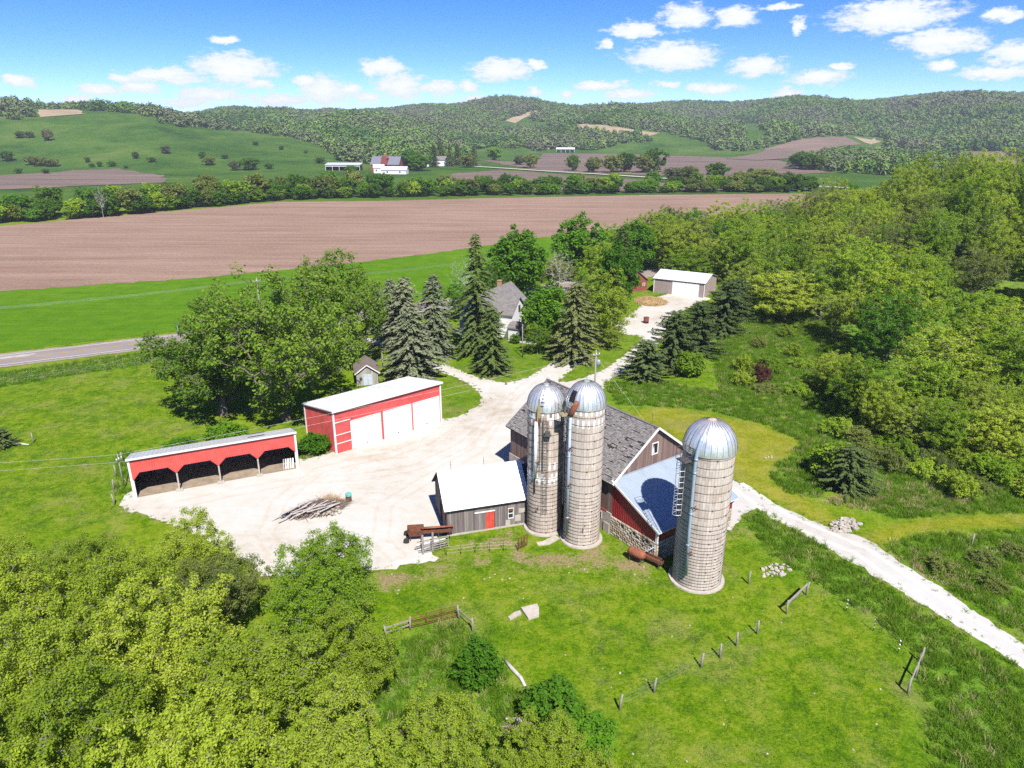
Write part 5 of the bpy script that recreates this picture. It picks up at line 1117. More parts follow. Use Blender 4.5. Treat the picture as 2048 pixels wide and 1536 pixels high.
# cedars along the back drive
for (px, py, H, r, lb) in ((1290, 758, 6.5, 3.9, 'dark spreading cedar at the edge of the tall grass by the back drive'), (1345, 735, 9.5, 4.9, 'broad dark cedar behind the spreading one by the back drive'), (1392, 712, 9.5, 4.6, 'dark cedar with feathered top in front of the pole shed drive'), (1448, 668, 10.5, 5.0, 'dark cedar leaning over the pole shed roof corner'), (1470, 640, 9, 4.4, 'dark cedar in front of the wood beside the pole shed'), (1692, 985, 5.2, 3.4, 'dark cedar alone beside the mown grass curve')):
    place_px('cedar', px, py, H, r, lb)
place_px('bush', 1660, 955, 4.2, 2.6, 'bright green bush growing into the lone dark cedar', cat='bush', mat='fresh'); place_px('bush', 1378, 752, 4.2, 2.5, 'round bright green bush at the foot of the cedars', cat='bush', mat='fresh'); place_px('scrub', 1730, 930, 2.6, 2.6, 'brownish thin shrub behind the lone dark cedar', cat='shrub', mat='olive')
place_px('scrub', 1522, 770, 3.6, 1.7, 'small wine-red leaved tree in the scrub slope', mat='wine', name='ornamental_tree')
# wood on the right
def poisson(poly, n, dmin, seed):
    rg = np.random.default_rng(seed); P = np.array(poly); lo, hi = P.min(0), P.max(0); out = []
    for _ in range(n * 60):
        q = rg.uniform(lo, hi)
        if inpoly(q[0], q[1], poly) and all((q[0] - a) ** 2 + (q[1] - b) ** 2 > dmin * dmin for a, b in out): out.append((q[0], q[1]))
        if len(out) >= n: break
    return out
for i, (x, y) in enumerate(sorted(poisson(WOOD, 200, 6.0, 5), key=lambda q: q[1])):
    q = RT.random(); edge = float(pdist(np.array([x]), np.array([y]), WOOD)[0]) < 7
    big = 1.0 + .28 * min(1, max(0, (x - 85) / 50)) * (y > 120)
    if q < .42: plant('thin', x, y, RT.uniform(11, 18) * big * (.85 if edge else 1), RT.uniform(5, 7.2), 'thin olive-grey tree showing bare branches in the wooded slope', 'thin trees of the wooded slope', mat=RT.choice(['olive', 'fresh', 'young']))
    elif q < .72: plant('wood', x, y, RT.uniform(10, 18) * big * (.8 if edge else 1), RT.uniform(5.2, 8.2), 'yellow-green leafy tree in the wooded slope', 'yellow-green trees of the wooded slope', mat='young')
    else: plant('wood', x, y, RT.uniform(11, 19) * big * (.8 if edge else 1), RT.uniform(5.4, 8.4), 'fresh green leafy tree in the wooded slope', 'green trees of the wooded slope', mat=RT.choice(['fresh', 'fresh', 'fresh', 'green']))
SCRUB = world([(1430, 715), (1560, 650), (1640, 700), (1700, 800), (1850, 880), (2060, 890), (2060, 1010), (1900, 1010), (1780, 960), (1700, 900), (1600, 830), (1480, 770)]) + []
for (x, y) in poisson(world([(1640, 760), (1720, 820), (1900, 840), (2070, 820), (2070, 940), (1900, 920), (1740, 880)]), 26, 3.6, 28): plant('thin' if RT.random() < .4 else 'wood', x, y, RT.uniform(5, 10), RT.uniform(2.6, 4.2), 'young slender tree in the thicket at the foot of the wooded slope', 'young trees of the thicket', mat=RT.choice(['young', 'fresh', 'young']), name='young_tree')
SCRUB2 = world([(1660, 800), (1720, 850), (1900, 850), (2070, 830), (2070, 1000), (1950, 1000), (1800, 930), (1700, 880)])
for i, (x, y) in enumerate(poisson(SCRUB, 24, 3.6, 8) + poisson(SCRUB2, 56, 2.6, 18)): plant('scrub', x, y, RT.uniform(1.2, 3.4), RT.uniform(1.3, 2.4), 'loose light green shrub on the scrubby slope', 'shrubs of the scrubby slope', mat=RT.choice(['fresh', 'young', 'fresh', 'young', 'olive']), cat='shrub')
for (px, py) in ((1960, 1130), (2030, 1110), (1880, 1150), (1985, 1180)): place_px('scrub', px, py, 1.3, 1.4, 'low olive shrub in the rough strip beyond the lane', cat='shrub', mat='olive', group='low shrubs beyond the lane')
# hedgerow across the valley
BASE = [(-60, 452), (0, 446), (120, 441), (230, 433), (330, 422), (430, 413), (560, 401), (700, 397), (830, 394), (1000, 391), (1150, 389), (1300, 386), (1450, 385), (1560, 385), (1640, 384)]
bp = world(BASE); seg = [math.dist(bp[i], bp[i + 1]) for i in range(len(bp) - 1)]; tot = sum(seg); HL, HG = 'leafy tree in the long hedgerow beyond the ploughed field', 'trees of the long hedgerow'
def along(s):
    for i, l in enumerate(seg):
        if s <= l or i == len(seg) - 1: f = s / l; return (bp[i][0] + (bp[i + 1][0] - bp[i][0]) * f, bp[i][1] + (bp[i + 1][1] - bp[i][1]) * f)
        s -= l
for row, (off, sp, hs_) in enumerate(((2, 7.5, .66), (9, 9.0, .9), (17, 11, 1.0), (26, 13, 1.05))):
    s = RT.uniform(0, 5)
    while s < tot:
        x, y = along(s); s += sp * RT.uniform(.6, 1.5) * (1 + (row > 1) * (s / tot) * 1.2)
        if row > 1 and s > tot * .55 and RT.random() < .35: continue
        H = RT.uniform(9, 15.5) * hs_ * (1 if s < tot * .5 else .86); plant('hedge', x + RT.uniform(-2, 2), y + off + RT.uniform(-2, 2), H, RT.uniform(4.6, 6.6) * (.75 if row == 0 else 1), HL, HG, mat=RT.choice(['deep', 'deep', 'green', 'fresh', 'olive', 'deep']))
place_px('bare', 207, 436, 15, 3., 'dead white snag in front of the long hedgerow', v=0, name='dead_tree')
# single trees of the valley floor and the far slopes
for (px, py, H, r, mt) in ((1308, 345, 22, 11, 'deep'), (1290, 346, 18, 9, 'olive'), (1225, 346, 17, 9, 'olive'), (1250, 345, 18, 10, 'deep'), (1185, 345, 15, 8, 'olive'), (1145, 342, 16, 7, 'deep'), (1060, 336, 14, 8, 'olive'), (1038, 330, 11, 7, 'grey'), (990, 321, 17, 10, 'green'), (1433, 362, 14, 9, 'deep'), (1375, 362, 12, 9, 'olive'),
                           (1350, 366, 12, 8, 'grey'), (1600, 338, 17, 12, 'deep'), (1620, 340, 16, 11, 'deep'), (1520, 372, 13, 9, 'olive'), (1480, 376, 11, 9, 'olive'), (1570, 376, 12, 9, 'grey'), (1500, 355, 8, 3, 'deep'), (820, 340, 19, 11, 'green'), (842, 342, 17, 11, 'green'), (805, 338, 15, 8, 'green'), (935, 335, 13, 9, 'olive'), (700, 348, 8, 6, 'green'), (2030, 318, 13, 12, 'olive'), (1900, 318, 8, 6, 'deep')):
    place_px('hedge', px, py, H, r, 'broad leafy tree standing on the far valley floor', group='single trees of the far valley floor', mat=mt, name='valley_tree')
for (px, py) in ((868, 335), (885, 330), (900, 333), (915, 331), (948, 332), (742, 322), (880, 322)): place_px('spruce', px, py, 22, 6.5, 'dark pine beside the far white farm', group='pines beside the far farm', mat='cedar', name='pine_tree')
for (px, py, H, r, mt) in ((95, 282, 14, 8, 'tan'), (498, 340, 11, 13, 'deep'), (470, 341, 9, 8, 'grey'), (540, 338, 6, 6, 'deep'), (333, 308, 9, 7, 'grey'), (272, 318, 7, 5, 'deep'), (303, 325, 5, 6, 'deep'), (418, 331, 7, 9, 'olive'), (405, 318, 8, 5, 'green'), (175, 325, 6, 4, 'grey'), (85, 332, 9, 10, 'olive'), (65, 330, 9, 9, 'olive'), (107, 333, 8, 9, 'olive'), (185, 335, 4, 4, 'deep'), (200, 334, 5, 4, 'deep'), (225, 333, 5, 6, 'green'), (512, 291, 5, 5, 'deep'), (563, 300, 5, 5, 'deep'), (640, 327, 5, 8, 'deep'), (15, 323, 11, 10, 'deep'), (40, 276, 8, 8, 'deep'), (62, 276, 8, 7, 'cedar'), (37, 347, 5, 5, 'deep'), (92, 348, 4, 5, 'green'), (252, 337, 3, 3, 'deep'), (450, 318, 4, 5, 'deep'), (612, 307, 3, 4, 'deep')):
    place_px('hedge', px, py, max(H, r * .95), r * .72, 'small lone tree or shrub dotted over the green hill pasture', group='trees dotted over the hill pasture', mat=mt, name='hill_tree')

# ---------------------------------------------------------------- far woods: too many to count
def lib(name, V, Q, mat):
    me = np_mesh(name, V, Q, [mat]); return bpy.data.objects.new(name, me)
def scatter(name, pts, objs, smin, smax, label=None, seed=0, zs=(1, 1), tilt=.0):
    c = bpy.data.collections.new(name + '_pieces')
    for o in objs: c.objects.link(o)
    me = bpy.data.meshes.new(name); me.from_pydata([tuple(p) for p in pts], [], []); ob = bpy.data.objects.new(name, me); COL.objects.link(ob); ob['kind'] = 'stuff'
    if label: ob['label'] = label
    ng = bpy.data.node_groups.new(name, 'GeometryNodeTree'); ng.interface.new_socket('Geometry', in_out='INPUT', socket_type='NodeSocketGeometry'); ng.interface.new_socket('Geometry', in_out='OUTPUT', socket_type='NodeSocketGeometry')
    N = ng.nodes; L = ng.links; gi = N.new('NodeGroupInput'); go = N.new('NodeGroupOutput'); ip = N.new('GeometryNodeInstanceOnPoints'); ci = N.new('GeometryNodeCollectionInfo')
    ci.inputs['Collection'].default_value = c; ci.inputs['Separate Children'].default_value = True; ci.inputs['Reset Children'].default_value = True; ip.inputs['Pick Instance'].default_value = True
    rv = N.new('FunctionNodeRandomValue'); rv.data_type = 'FLOAT_VECTOR'; rv.inputs[0].default_value = (-tilt, -tilt, 0); rv.inputs[1].default_value = (tilt, tilt, 6.283); rv.inputs['Seed'].default_value = seed
    rs = N.new('FunctionNodeRandomValue'); rs.data_type = 'FLOAT_VECTOR'; rs.inputs[0].default_value = (smin, smin, smin * zs[0]); rs.inputs[1].default_value = (smax, smax, smax * zs[1]); rs.inputs['Seed'].default_value = seed + 1
    L.new(gi.outputs[0], ip.inputs['Points']); L.new(ci.outputs[0], ip.inputs['Instance']); L.new(rv.outputs[0], ip.inputs['Rotation']); L.new(rs.outputs[0], ip.inputs['Scale']); L.new(ip.outputs[0], go.inputs[0])
    md = ob.modifiers.new('scatter', 'NODES'); md.node_group = ng; return ob
def far_leaf():
    t = NT('far_leaves'); oi = t.N.new('ShaderNodeObjectInfo'); n = t.N.new('ShaderNodeTexNoise'); n.inputs['Scale'].default_value = .0065; n.inputs['Detail'].default_value = 4; n.inputs['Roughness'].default_value = .65; t.L.new(oi.outputs['Location'], n.inputs['Vector'])
    f = t.math('ADD', t.math('MULTIPLY', t.math('SUBTRACT', n.outputs[0], .5), 2.6), t.math('ADD', .5, t.math('MULTIPLY', t.math('SUBTRACT', oi.outputs['Random'], .5), .18)))
    c = t.ramp(f, [(.05, (.038, .088, .020)), (.28, (.065, .140, .022)), (.45, (.110, .185, .034)), (.6, (.105, .150, .050)), (.75, (.110, .140, .066)), (.92, (.128, .142, .074))])
    c = t.mix(1., c, t.ramp(t.math('FRACT', t.math('MULTIPLY', oi.outputs['Random'], 13.7)), [(0, (.76, .8, .8)), (1, (1.15, 1.12, 1.05))]), 'MULTIPLY')
    t.done(c, .8, 0, .04, 1.); return t.mat
LM['far'] = far_leaf()
def lowtree(seed, mat, H=13, Rc=5.6, n=150, ls=2.0):
    rg = np.random.default_rng(seed); d = rg.normal(0, 1, (n, 3)); d /= np.linalg.norm(d, axis=1, keepdims=True); ld = rg.normal(0, 1, (7, 3)); ld /= np.linalg.norm(ld, axis=1, keepdims=True)
    lf = .68 + .42 * np.max(np.clip(d @ ld.T, 0, 1) ** 3, axis=1); C = d * (rg.uniform(.25, 1, n) ** .4 * lf)[:, None] * np.array([Rc, Rc, H * .48]); C[:, 2] += H * .5
    V, Q = leaves(C, ls, .5, rg, 1.25, d * 1.1); return lib('far_crown', V, Q, LM[mat])
FAR = [lowtree(70 + i, m_) for i, m_ in enumerate(('far',) * 10)]
BASELN = ([-900, 0, 560, 640, 690, 760, 860, 900, 960, 1000, 1100, 1200, 1300, 1440, 1500, 1560, 1640, 1720, 1760, 1880, 1960, 2048, 2900], [200, 200, 262, 326, 332, 326, 332, 326, 312, 306, 300, 298, 298, 302, 300, 296, 290, 293, 290, 306, 302, 312, 330])
CLEAR = [[(1000, 246), (1040, 236), (1090, 246), (1130, 262), (1120, 275), (1060, 262), (1000, 266), (985, 280), (970, 275)], [(1110, 245), (1180, 248), (1330, 265), (1420, 285), (1432, 312), (1330, 316), (1190, 312), (1180, 303), (1235, 290), (1310, 285), (1280, 276), (1150, 262)], [(1440, 322), (1530, 296), (1620, 274), (1690, 271), (1776, 277), (1770, 292), (1640, 304), (1570, 322)], [(1470, 246), (1520, 246), (1530, 275), (1560, 285), (1500, 292), (1485, 260)], [(930, 300), (1010, 296), (1075, 300), (1075, 320), (1000, 322), (930, 316)], [(1860, 303), (2130, 303), (2130, 340), (1860, 330)], [(1000, 244), (1030, 234), (1080, 218), (1084, 228), (1035, 250)]]
rg = np.random.default_rng(3); n = 78000
fx = rg.uniform(-.95, 1.0, n); fy = np.sqrt(rg.uniform(700. ** 2, 2750. ** 2, n)); fx = fx * fy; fz = hz(fx, fy); D_ = CAM_H - fz; zc = fy * cP + D_ * sP; ppx = 1024 + fx / zc * FPX; ppy = 768 + (D_ * cP - fy * sP) / zc * FPX
ok = (ppy < np.interp(ppx, *BASELN) + 2 * np.sin(ppx / 23.)) & (ppx > -500) & (ppx < 2560)
for c in CLEAR: ok &= ~inpoly(ppx, ppy, c)
hillp = inpoly(ppx, ppy, [(-600, 360), (-600, 225), (0, 246), (40, 242), (70, 236), (40, 214), (110, 212), (168, 229), (250, 233), (300, 240), (360, 262), (400, 266), (430, 258), (500, 266), (560, 270), (620, 285), (655, 300), (690, 330), (640, 350)]) & (fy < 1330)
ok &= ~hillp
thin_ = (ppx < 480) & (fy < 1500) & (rg.uniform(0, 1, n) < .45); ok &= ~thin_
ok &= np.where(ppx < 500, fy < 2300, True).astype(bool)
P = np.stack([fx, fy, fz - 2.5], 1)[ok]
# groups of one kind: tan oaks on the near spur, dark ones in the gullies
scatter('far_wood', P, FAR, .95, 1.75, seed=4, zs=(.75, .95))
hp = []
for k in range(330):
    px = RT.uniform(-120, 430); d = RT.uniform(1085, 1185)
    if px < 62: d = RT.uniform(930, 1180)
    elif px < 175: d = RT.uniform(1150, 1200)
    elif px > 330 and RT.random() < .5: continue
    x = u_of(px) * d; hp.append((x, d, float(hz(x, d)) - .5))
for k in range(120):                                     # spur of trees running down the hill to the wood
    f = RT.random(); px = 335 + 250 * f + RT.uniform(-14, 14); py = 243 + 24 * f + RT.uniform(-7, 7) ; x, y = GT(px, py); hp.append((x, y, float(hz(x, y)) - .5))
scatter('hilltop_wood', hp, FAR, .8, 1.5, seed=17)
# band of trees along the valley stream on the right
SB = world([(1580, 334), (1700, 348), (1800, 352), (1900, 345), (1960, 330), (1880, 318), (1800, 312), (1720, 308), (1660, 312), (1620, 322)], True)
q = poisson(SB, 420, 7.0, 12); scatter('valley_wood', [(a, b, float(hz(a, b)) - .5) for a, b in q], FAR[:6], .75, 1.2, seed=9)
CS = world([(1090, 262), (1160, 268), (1230, 276), (1235, 290), (1190, 302), (1150, 300), (1110, 285)], True); q = poisson(CS, 90, 8, 14); scatter('cedar_slope_wood', [(a, b, float(hz(a, b)) - .5) for a, b in q], [lowtree(91, 'cedar', 8, 4, 120, 1.5), lowtree(92, 'deep', 10, 5, 120, 1.8)], .7, 1.3, seed=15)

# ---------------------------------------------------------------- tall grass: uncountable
def tuft(seed, n, h, spread, mat, w=.042, lean=.6):
    rg = np.random.default_rng(seed); V = []; Q = []
    for i in range(n):
        a = rg.uniform(0, 6.28); r_ = spread * rg.uniform(0, 1) ** .6; b = np.array([math.cos(a) * r_, math.sin(a) * r_, -.02]); hh = h * rg.uniform(.55, 1.15); l = np.array([rg.normal(0, lean), rg.normal(0, lean), 0]) * hh; s = rg.uniform(0, 6.28); sv = np.array([math.cos(s), math.sin(s), 0]) * w * rg.uniform(.7, 1.4)
        k = len(V); V += [b - sv, b + sv, b + l * .4 + sv * .8 + [0, 0, hh * .6], b + l * .4 - sv * .8 + [0, 0, hh * .6], b + l + [0, 0, hh], b + l + sv * .1 + [0, 0, hh]]; Q += [[k, k + 1, k + 2, k + 3], [k + 3, k + 2, k + 5, k + 4]]
    o = lib('tuft', np.array(V), np.array(Q), LM[mat]); return o
def fill(polys, dens, seed, keep=None):
    rg = np.random.default_rng(seed); out = []
    for pl in polys:
        P_ = np.array(pl); lo, hi = P_.min(0), P_.max(0); lo = np.maximum(lo, [-130, 22]); hi = np.minimum(hi, [110, 190]); k = int((hi[0] - lo[0]) * (hi[1] - lo[1]) * dens); x = rg.uniform(lo[0], hi[0], k); y = rg.uniform(lo[1], hi[1], k); m_ = inpoly(x, y, pl)
        if keep is not None: m_ &= keep(x, y)
        out.append(np.stack([x[m_], y[m_], hz(x[m_], y[m_])], 1))
    return np.concatenate(out)
notgrav = lambda x, y: ~(inpoly(x, y, YARD) | inpoly(x, y, LANE))
T = [tuft(i, 34, .34 + .05 * (i % 4), .36, 'blade', .019, .55) for i in range(1, 9)] + [tuft(12, 26, .42, .34, 'straw', .015, .5)]
scatter('tall_grass', fill(LUSH, 4.4, 1, notgrav), T, .7, 1.45, 'lush tall grass along the lane, the ditch and the scrubby slope', 21, tilt=.12)
YE = []
for pl, st in ((YARD, .32), (LANE, .28)):
    for i in range(len(pl)):
        a, b = pl[i], pl[(i + 1) % len(pl)]; k = int(math.dist(a, b) / st)
        for j in range(k):
            f = RT.random(); YE.append((a[0] + (b[0] - a[0]) * f + RT.gauss(0, .42), a[1] + (b[1] - a[1]) * f + RT.gauss(0, .42), .015))
scatter('verge_grass', YE, [tuft(31, 18, .13, .2, 'blade', .014, .9), tuft(32, 16, .16, .18, 'blade', .014, .9), tuft(33, 16, .12, .2, 'straw', .012, .9)], .6, 1.5, 'ragged grass creeping over the gravel edges', 51, tilt=.1)
SHORT = [world([(775, 1150), (1100, 1110), (1330, 1160), (1480, 1060), (1560, 1130), (1740, 1235), (1838, 1320), (1770, 1560), (1150, 1560), (960, 1300), (800, 1250)]), world([(0, 765), (420, 705), (520, 800), (260, 900), (220, 1040), (0, 1100), (-200, 1100), (-200, 800)])]
T2 = [tuft(i, 26, .085, .3, 'blade', .014, 1.1) for i in (21, 22, 23)]
scatter('pasture_grass', fill(SHORT, 2.6, 2, notgrav), T2, .7, 1.6, 'short grazed grass clumps of the pasture', 31, tilt=.1)
DRY = [world([(1640, 1010), (1720, 965), (1930, 985), (1960, 1015), (1780, 1028)]), world([(1760, 1110), (1840, 1110), (2000, 1210), (2060, 1250), (1960, 1200)]), world([(560, 900), (640, 895), (665, 912), (610, 935)])]
scatter('dry_grass', fill(DRY, 3.5, 6, notgrav), [tuft(9, 26, .4, .34, 'straw', .016, .6), tuft(10, 26, .45, .3, 'straw', .016, .6), tuft(11, 26, .36, .3, 'blade', .018, .6)], .7, 1.3, 'dry straw-coloured grass in the rough strips', 41, tilt=.15)
# ---------------------------------------------------------------- poles and wires
def sag(p, q, s, n=14): p = Vector(p); q = Vector(q); return [p.lerp(q, i / n) - Zv * (s * 4 * (i / n) * (1 - i / n)) for i in range(n + 1)]
def wire(label, runs, r=.009, group=None):
    m = MB()
    for p, q, s in runs: m.tube(sag(p, q, s), r, 4, cap=False)
    return tag(m.build('overhead_wire', M['wire']), label, 'wire', group)
def upole(x, y, h, label, arm=1.6, can=False, r=.15, rz=0., group=None):
    t = thing('utility_pole', label, 'pole', (x, y, float(hz(x, y))), rz, group); m = MB(); m.tube([(0, 0, -.3), (0, 0, h)], [r, r * .7], 10); m.build('pole', M['pole_wood'], t, True)
    if arm:
        m = MB(); m.box(-arm / 2, arm / 2, -.16, -.06, h - .75, h - .6); a = m.build('crossarm', M['pole_wood'], t)
        for q in (-.9, 0, .9):
            m = MB(); m.lathe([(.05, h - .6), (.07, h - .5), (.03, h - .42)], 8, (q * arm / 2, -.11)); m.build('insulator', M['white'], a)
    if can:
        m = MB(); m.lathe([(.02, h - 2.3), (.24, h - 2.3), (.25, h - 1.5), (.18, h - 1.42), (.02, h - 1.4)], 12, (.36, -.1)); m.build('transformer', M['galv'], t, True)
    return t
UP = (11.35, 91.5); upole(*UP, 9.75, 'grey utility pole with transformer behind the twin silos', 1.0, True, rz=.5)
SP = (-43.3, 70.6); upole(*SP, 4.3, 'short wooden pole with insulators at the end of the open red shed', .7, r=.07, rz=1.2)
LP = (-84, 60); upole(*LP, 7.6, 'wooden pole in the pasture carrying the yard wires', 1.0, rz=1.2)
wire('upper yard wire from the utility pole across the red garage', [((*UP, 9.2), (*SP, 4.2), .5), ((*SP, 4.2), (*LP, 7.2), .5)], .011); wire('lower yard wire running below the upper one across the red garage', [((*UP, 8.4), (-43.3, 70.6, 3.3), .6), ((-43.3, 70.6, 3.3), (-84, 60, 6.2), .5)], .011)
wire('thin wire from the utility pole to the yard lamp pole', [((*UP, 8.9), (1.84, 118.6, 5.8), .4)]); wire('guy wire from the utility pole down into the tall grass', [((*UP, 8.8), (18.5, 86.5, .2), .0)])
t = thing('lamp_pole', 'slim grey pole on the lawn before the farmhouse', 'pole', (1.84, 118.6, 0)); m = MB(); m.tube([(0, 0, 0), (0, 0, 6.0)], [.09, .07], 8); m.build('pole', M['pole_wood'], t, True); m = MB(); m.tube([(0, 0, 5.8), (.3, -.2, 6.0), (.6, -.4, 5.95)], .035, 6); m.build('bracket', M['iron'], t)
x, y = G(767, 755); upole(x, y, 4.2, 'short dark wooden pole beside the little old shed', 0, r=.1)
rp = offs(ROADC, 8.5); hts = (8.6, 8.6)
PT = [(-128, 108.5), (-52.5, 144.5), (2, 178), (70, 228)]
for i, p in enumerate(PT): upole(*p, 8.9, ('wooden power pole beside the road, out in the hay field', 'wooden power pole by the road behind the cottonwoods', 'wooden power pole by the road behind the garden trees', 'wooden power pole by the road in the wood')[i], 1.8, rz=.45)
for j, (o_, lb) in enumerate(((-.8, 'first roadside power wire over the hay field'), (0, 'middle roadside power wire over the hay field'), (.8, 'third roadside power wire over the hay field'))):
    wire(lb, [((PT[i][0] + o_ * .4, PT[i][1] - o_, 8.35), (PT[i + 1][0] + o_ * .4, PT[i + 1][1] - o_, 8.35), 1.1) for i in range(3)], .011)
x, y = G(357, 667); t = thing('road_marker', 'thin green marker post at the roadside by the cottonwoods', 'sign', (x, y, 0), -.4); m = MB(); m.box(-.05, .05, -.04, .04, 0, 2.2); m.build('post', M['galv'], t); m = MB(); m.box(-.16, .16, -.06, -.04, 1.9, 2.5); m.build('plate', simple('green_plate', (.05, .2, .12), .6), t)

# ---------------------------------------------------------------- fences and gates
def post_mesh(h, r, mat, seed):
    rg = random.Random(seed); m = MB(); m.tube([(0, 0, -.3), (rg.uniform(-.02, .02), rg.uniform(-.02, .02), h * .5), (rg.uniform(-.04, .04), rg.uniform(-.04, .04), h)], [r, r * .95, r * .85], 8); me = m.mesh('post', True); me.materials.append(mat); return me
PM = [post_mesh(1.35, .085, M['wood_post'], i) for i in range(3)]; TP = post_mesh(1.2, .03, M['iron'], 9)
def fence(name, label, pts, posts, rails=(), wires=(), pm=None, railmat='wood_post', rw=(.05, .13)):
    """posts and rails along a line of places on the ground; posts given in metres along it"""
    x0, y0 = pts[0]; t = thing(name, label, 'fence', (x0, y0, 0)); L = [0]
    for a, b in zip(pts, pts[1:]): L.append(L[-1] + math.dist(a, b))
    def at(s):
        for i in range(len(pts) - 1):
            if s <= L[i + 1] + 1e-6: f = (s - L[i]) / (L[i + 1] - L[i]); return Vector((pts[i][0] + (pts[i + 1][0] - pts[i][0]) * f - x0, pts[i][1] + (pts[i + 1][1] - pts[i][1]) * f - y0, 0))
        return Vector((pts[-1][0] - x0, pts[-1][1] - y0, 0))
    ss = posts if hasattr(posts, '__len__') else list(np.linspace(0, L[-1], posts))
    for i, s in enumerate(ss): share('post', (pm or PM[i % 3]), t, at(s), (RT.uniform(-.05, .05), RT.uniform(-.05, .05), RT.uniform(0, 6)))
    for z in rails:
        for a, b in zip(ss, ss[1:]): m = MB(); m.beam(at(a) + Zv * (z + RT.uniform(-.05, .05)), at(b) + Zv * (z + RT.uniform(-.05, .05)), *rw); m.build('rail', M[railmat], t)
    for z in wires:
        m = MB()
        for a, b in zip(ss, ss[1:]): m.tube([at(a) + Zv * z, at((a + b) / 2) + Zv * (z - .03), at(b) + Zv * z], .005, 4, cap=False)
        m.build('fence_wire', M['wire'], t)
    return t
def gate(label, p, q, h=1.2, bars=5, mat='rust', name='field_gate'):
    d = Vector((q[0] - p[0], q[1] - p[1], 0)); t = thing(name, label, 'gate', (p[0], p[1], 0), math.atan2(d.y, d.x)); L = d.length
    for i in range(bars): m = MB(); m.tube([(0, 0, .2 + (h - .2) * i / (bars - 1)), (L, 0, .2 + (h - .2) * i / (bars - 1))], .028, 6); m.build('bar', M[mat], t)
    for s in (0, .33, .66, 1): m = MB(); m.box(L * s - .03, L * s + .03, -.035, .035, .15, h + .05); m.build('upright', M[mat], t)
    return t
a = [G(1612, 1190), G(1573, 1228)]; t = fence('corner_brace', 'grey log corner brace in the pasture near the lane', a, 2, rails=(1.15,), rw=(.13, .13)); m = MB(); m.beam((0, 0, .2), (a[1][0] - a[0][0], a[1][1] - a[0][1], 1.1), .04, .04); m.build('brace_wire', M['iron'], t)
fl = [G(1573, 1228), G(1514, 1268), G(1472, 1292), G(1440, 1316), G(1402, 1335), G(1308, 1385), G(1240, 1420)]; L_ = [0]
for p_, q_ in zip(fl, fl[1:]): L_.append(L_[-1] + math.dist(p_, q_))
fence('pasture_fence', 'row of grey fence posts with thin wires crossing the pasture', fl, L_[1:], wires=(.5, .8, 1.1))
fence('old_rail_fence', 'weathered grey rail fence leaning at the far corner of the pasture', [G(1842, 1325), G(1797, 1432), G(1790, 1450)], [0, 2.0, 4.1], rails=(.98,), rw=(.08, .12))
fl = [G(1612, 1190), G(1692, 1222), G(1746, 1262), G(1796, 1305), G(1842, 1325)]; L_ = [0]
for p_, q_ in zip(fl, fl[1:]): L_.append(L_[-1] + math.dist(p_, q_))
t = fence('electric_fence', 'thin electric fence posts with white insulators along the tall grass', fl, L_[1:4], wires=(.4, .75, 1.1), pm=TP)
for s in fl[1:4]:
    for z in (.4, .75, 1.1): m = MB(); m.box(-.04, .04, -.05, .05, -.03, .03); o = m.build('insulator', M['white'], t); o.location = (s[0] - fl[0][0], s[1] - fl[0][1], z)
x, y = G(1497, 1168); fence('lone_post', 'single short grey post beside the wide silo', [(x, y), (x + .3, y + .2)], [0.0]); x, y = G(1942, 1092); fence('lone_post', 'single grey post in the rough strip beyond the lane', [(x, y), (x + .3, y)], [0.0])
gate('rusty brown tube gate across the pasture corner', G(823, 1258), G(915, 1236)); fence('gate_rail_fence', 'grey rail fence beside the rusty pasture gate', [G(772, 1276), G(821, 1260)], 2, rails=(.5, .95)); fence('gate_post_fence', 'two grey posts joined by a rail at the end of the rusty gate', [G(918, 1237), G(945, 1264)], 2, rails=(.9,))
gate('rusty tube gate standing by the twin silos', G(1037, 1101), G(1054, 1092), 1.3, 6)
fence('barnyard_fence', 'low wire fence with thin dark posts in front of the small barn', [G(893, 1112), G(945, 1106), G(1000, 1102), G(1036, 1102)], 6, wires=(.35, .7, 1.0), pm=TP)
t = gate('grey wooden gate with broken boards beside the small barn', G(848, 1108), G(897, 1097), 1.25, 5, 'wood_post', 'wooden_gate')
for i in range(5): m = MB(); m.beam((-.5 + RT.uniform(-.3, .3), .3 + .25 * i, .1 + .12 * i), (2.6 + RT.uniform(-.5, .5), .5 + .2 * i, .15 + .1 * i), .14, .04); m.build('board', M['trim'] if i % 2 else M['wood_post'], t)
for s in (-.1, .9): m = MB(); m.tube([(s, .1 * s, 0), (s + .1, .3, 1.9)], .1, 7); m.build('post', M['wood_post'], t)
fence('shed_end_fence', 'short wire fence with leaning posts by the end of the open shed', [G(229, 1010), G(228, 985), G(232, 950), G(246, 925)], 4, wires=(.5, .9))
rf = [G(0, 770), G(90, 757), G(205, 742), G(310, 728), G(380, 716)]; fence('roadside_fence', 'roadside wire fence with small posts along the pasture', rf, 14, wires=(.4, .8, 1.1), pm=TP)
x, y = G(67, 885); fence('lone_post', 'single short post in the left pasture beside a fallen log', [(x, y), (x + .2, y)], [0.0])
m = MB(); m.tube([(-1.4, 0, .12), (-.3, .1, .14), (.9, -.1, .1)], [.13, .12, .08], 7); o = m.build('fallen_log', M['pale_bark'], None, True); o.location = (*G(45, 890), 0); tag(o, 'pale fallen log lying in the left pasture beside a short post', 'log')
plant('cedar', *G(8, 893), 2.6, 1.6, 'dark low cedar in the left pasture', cat='tree')

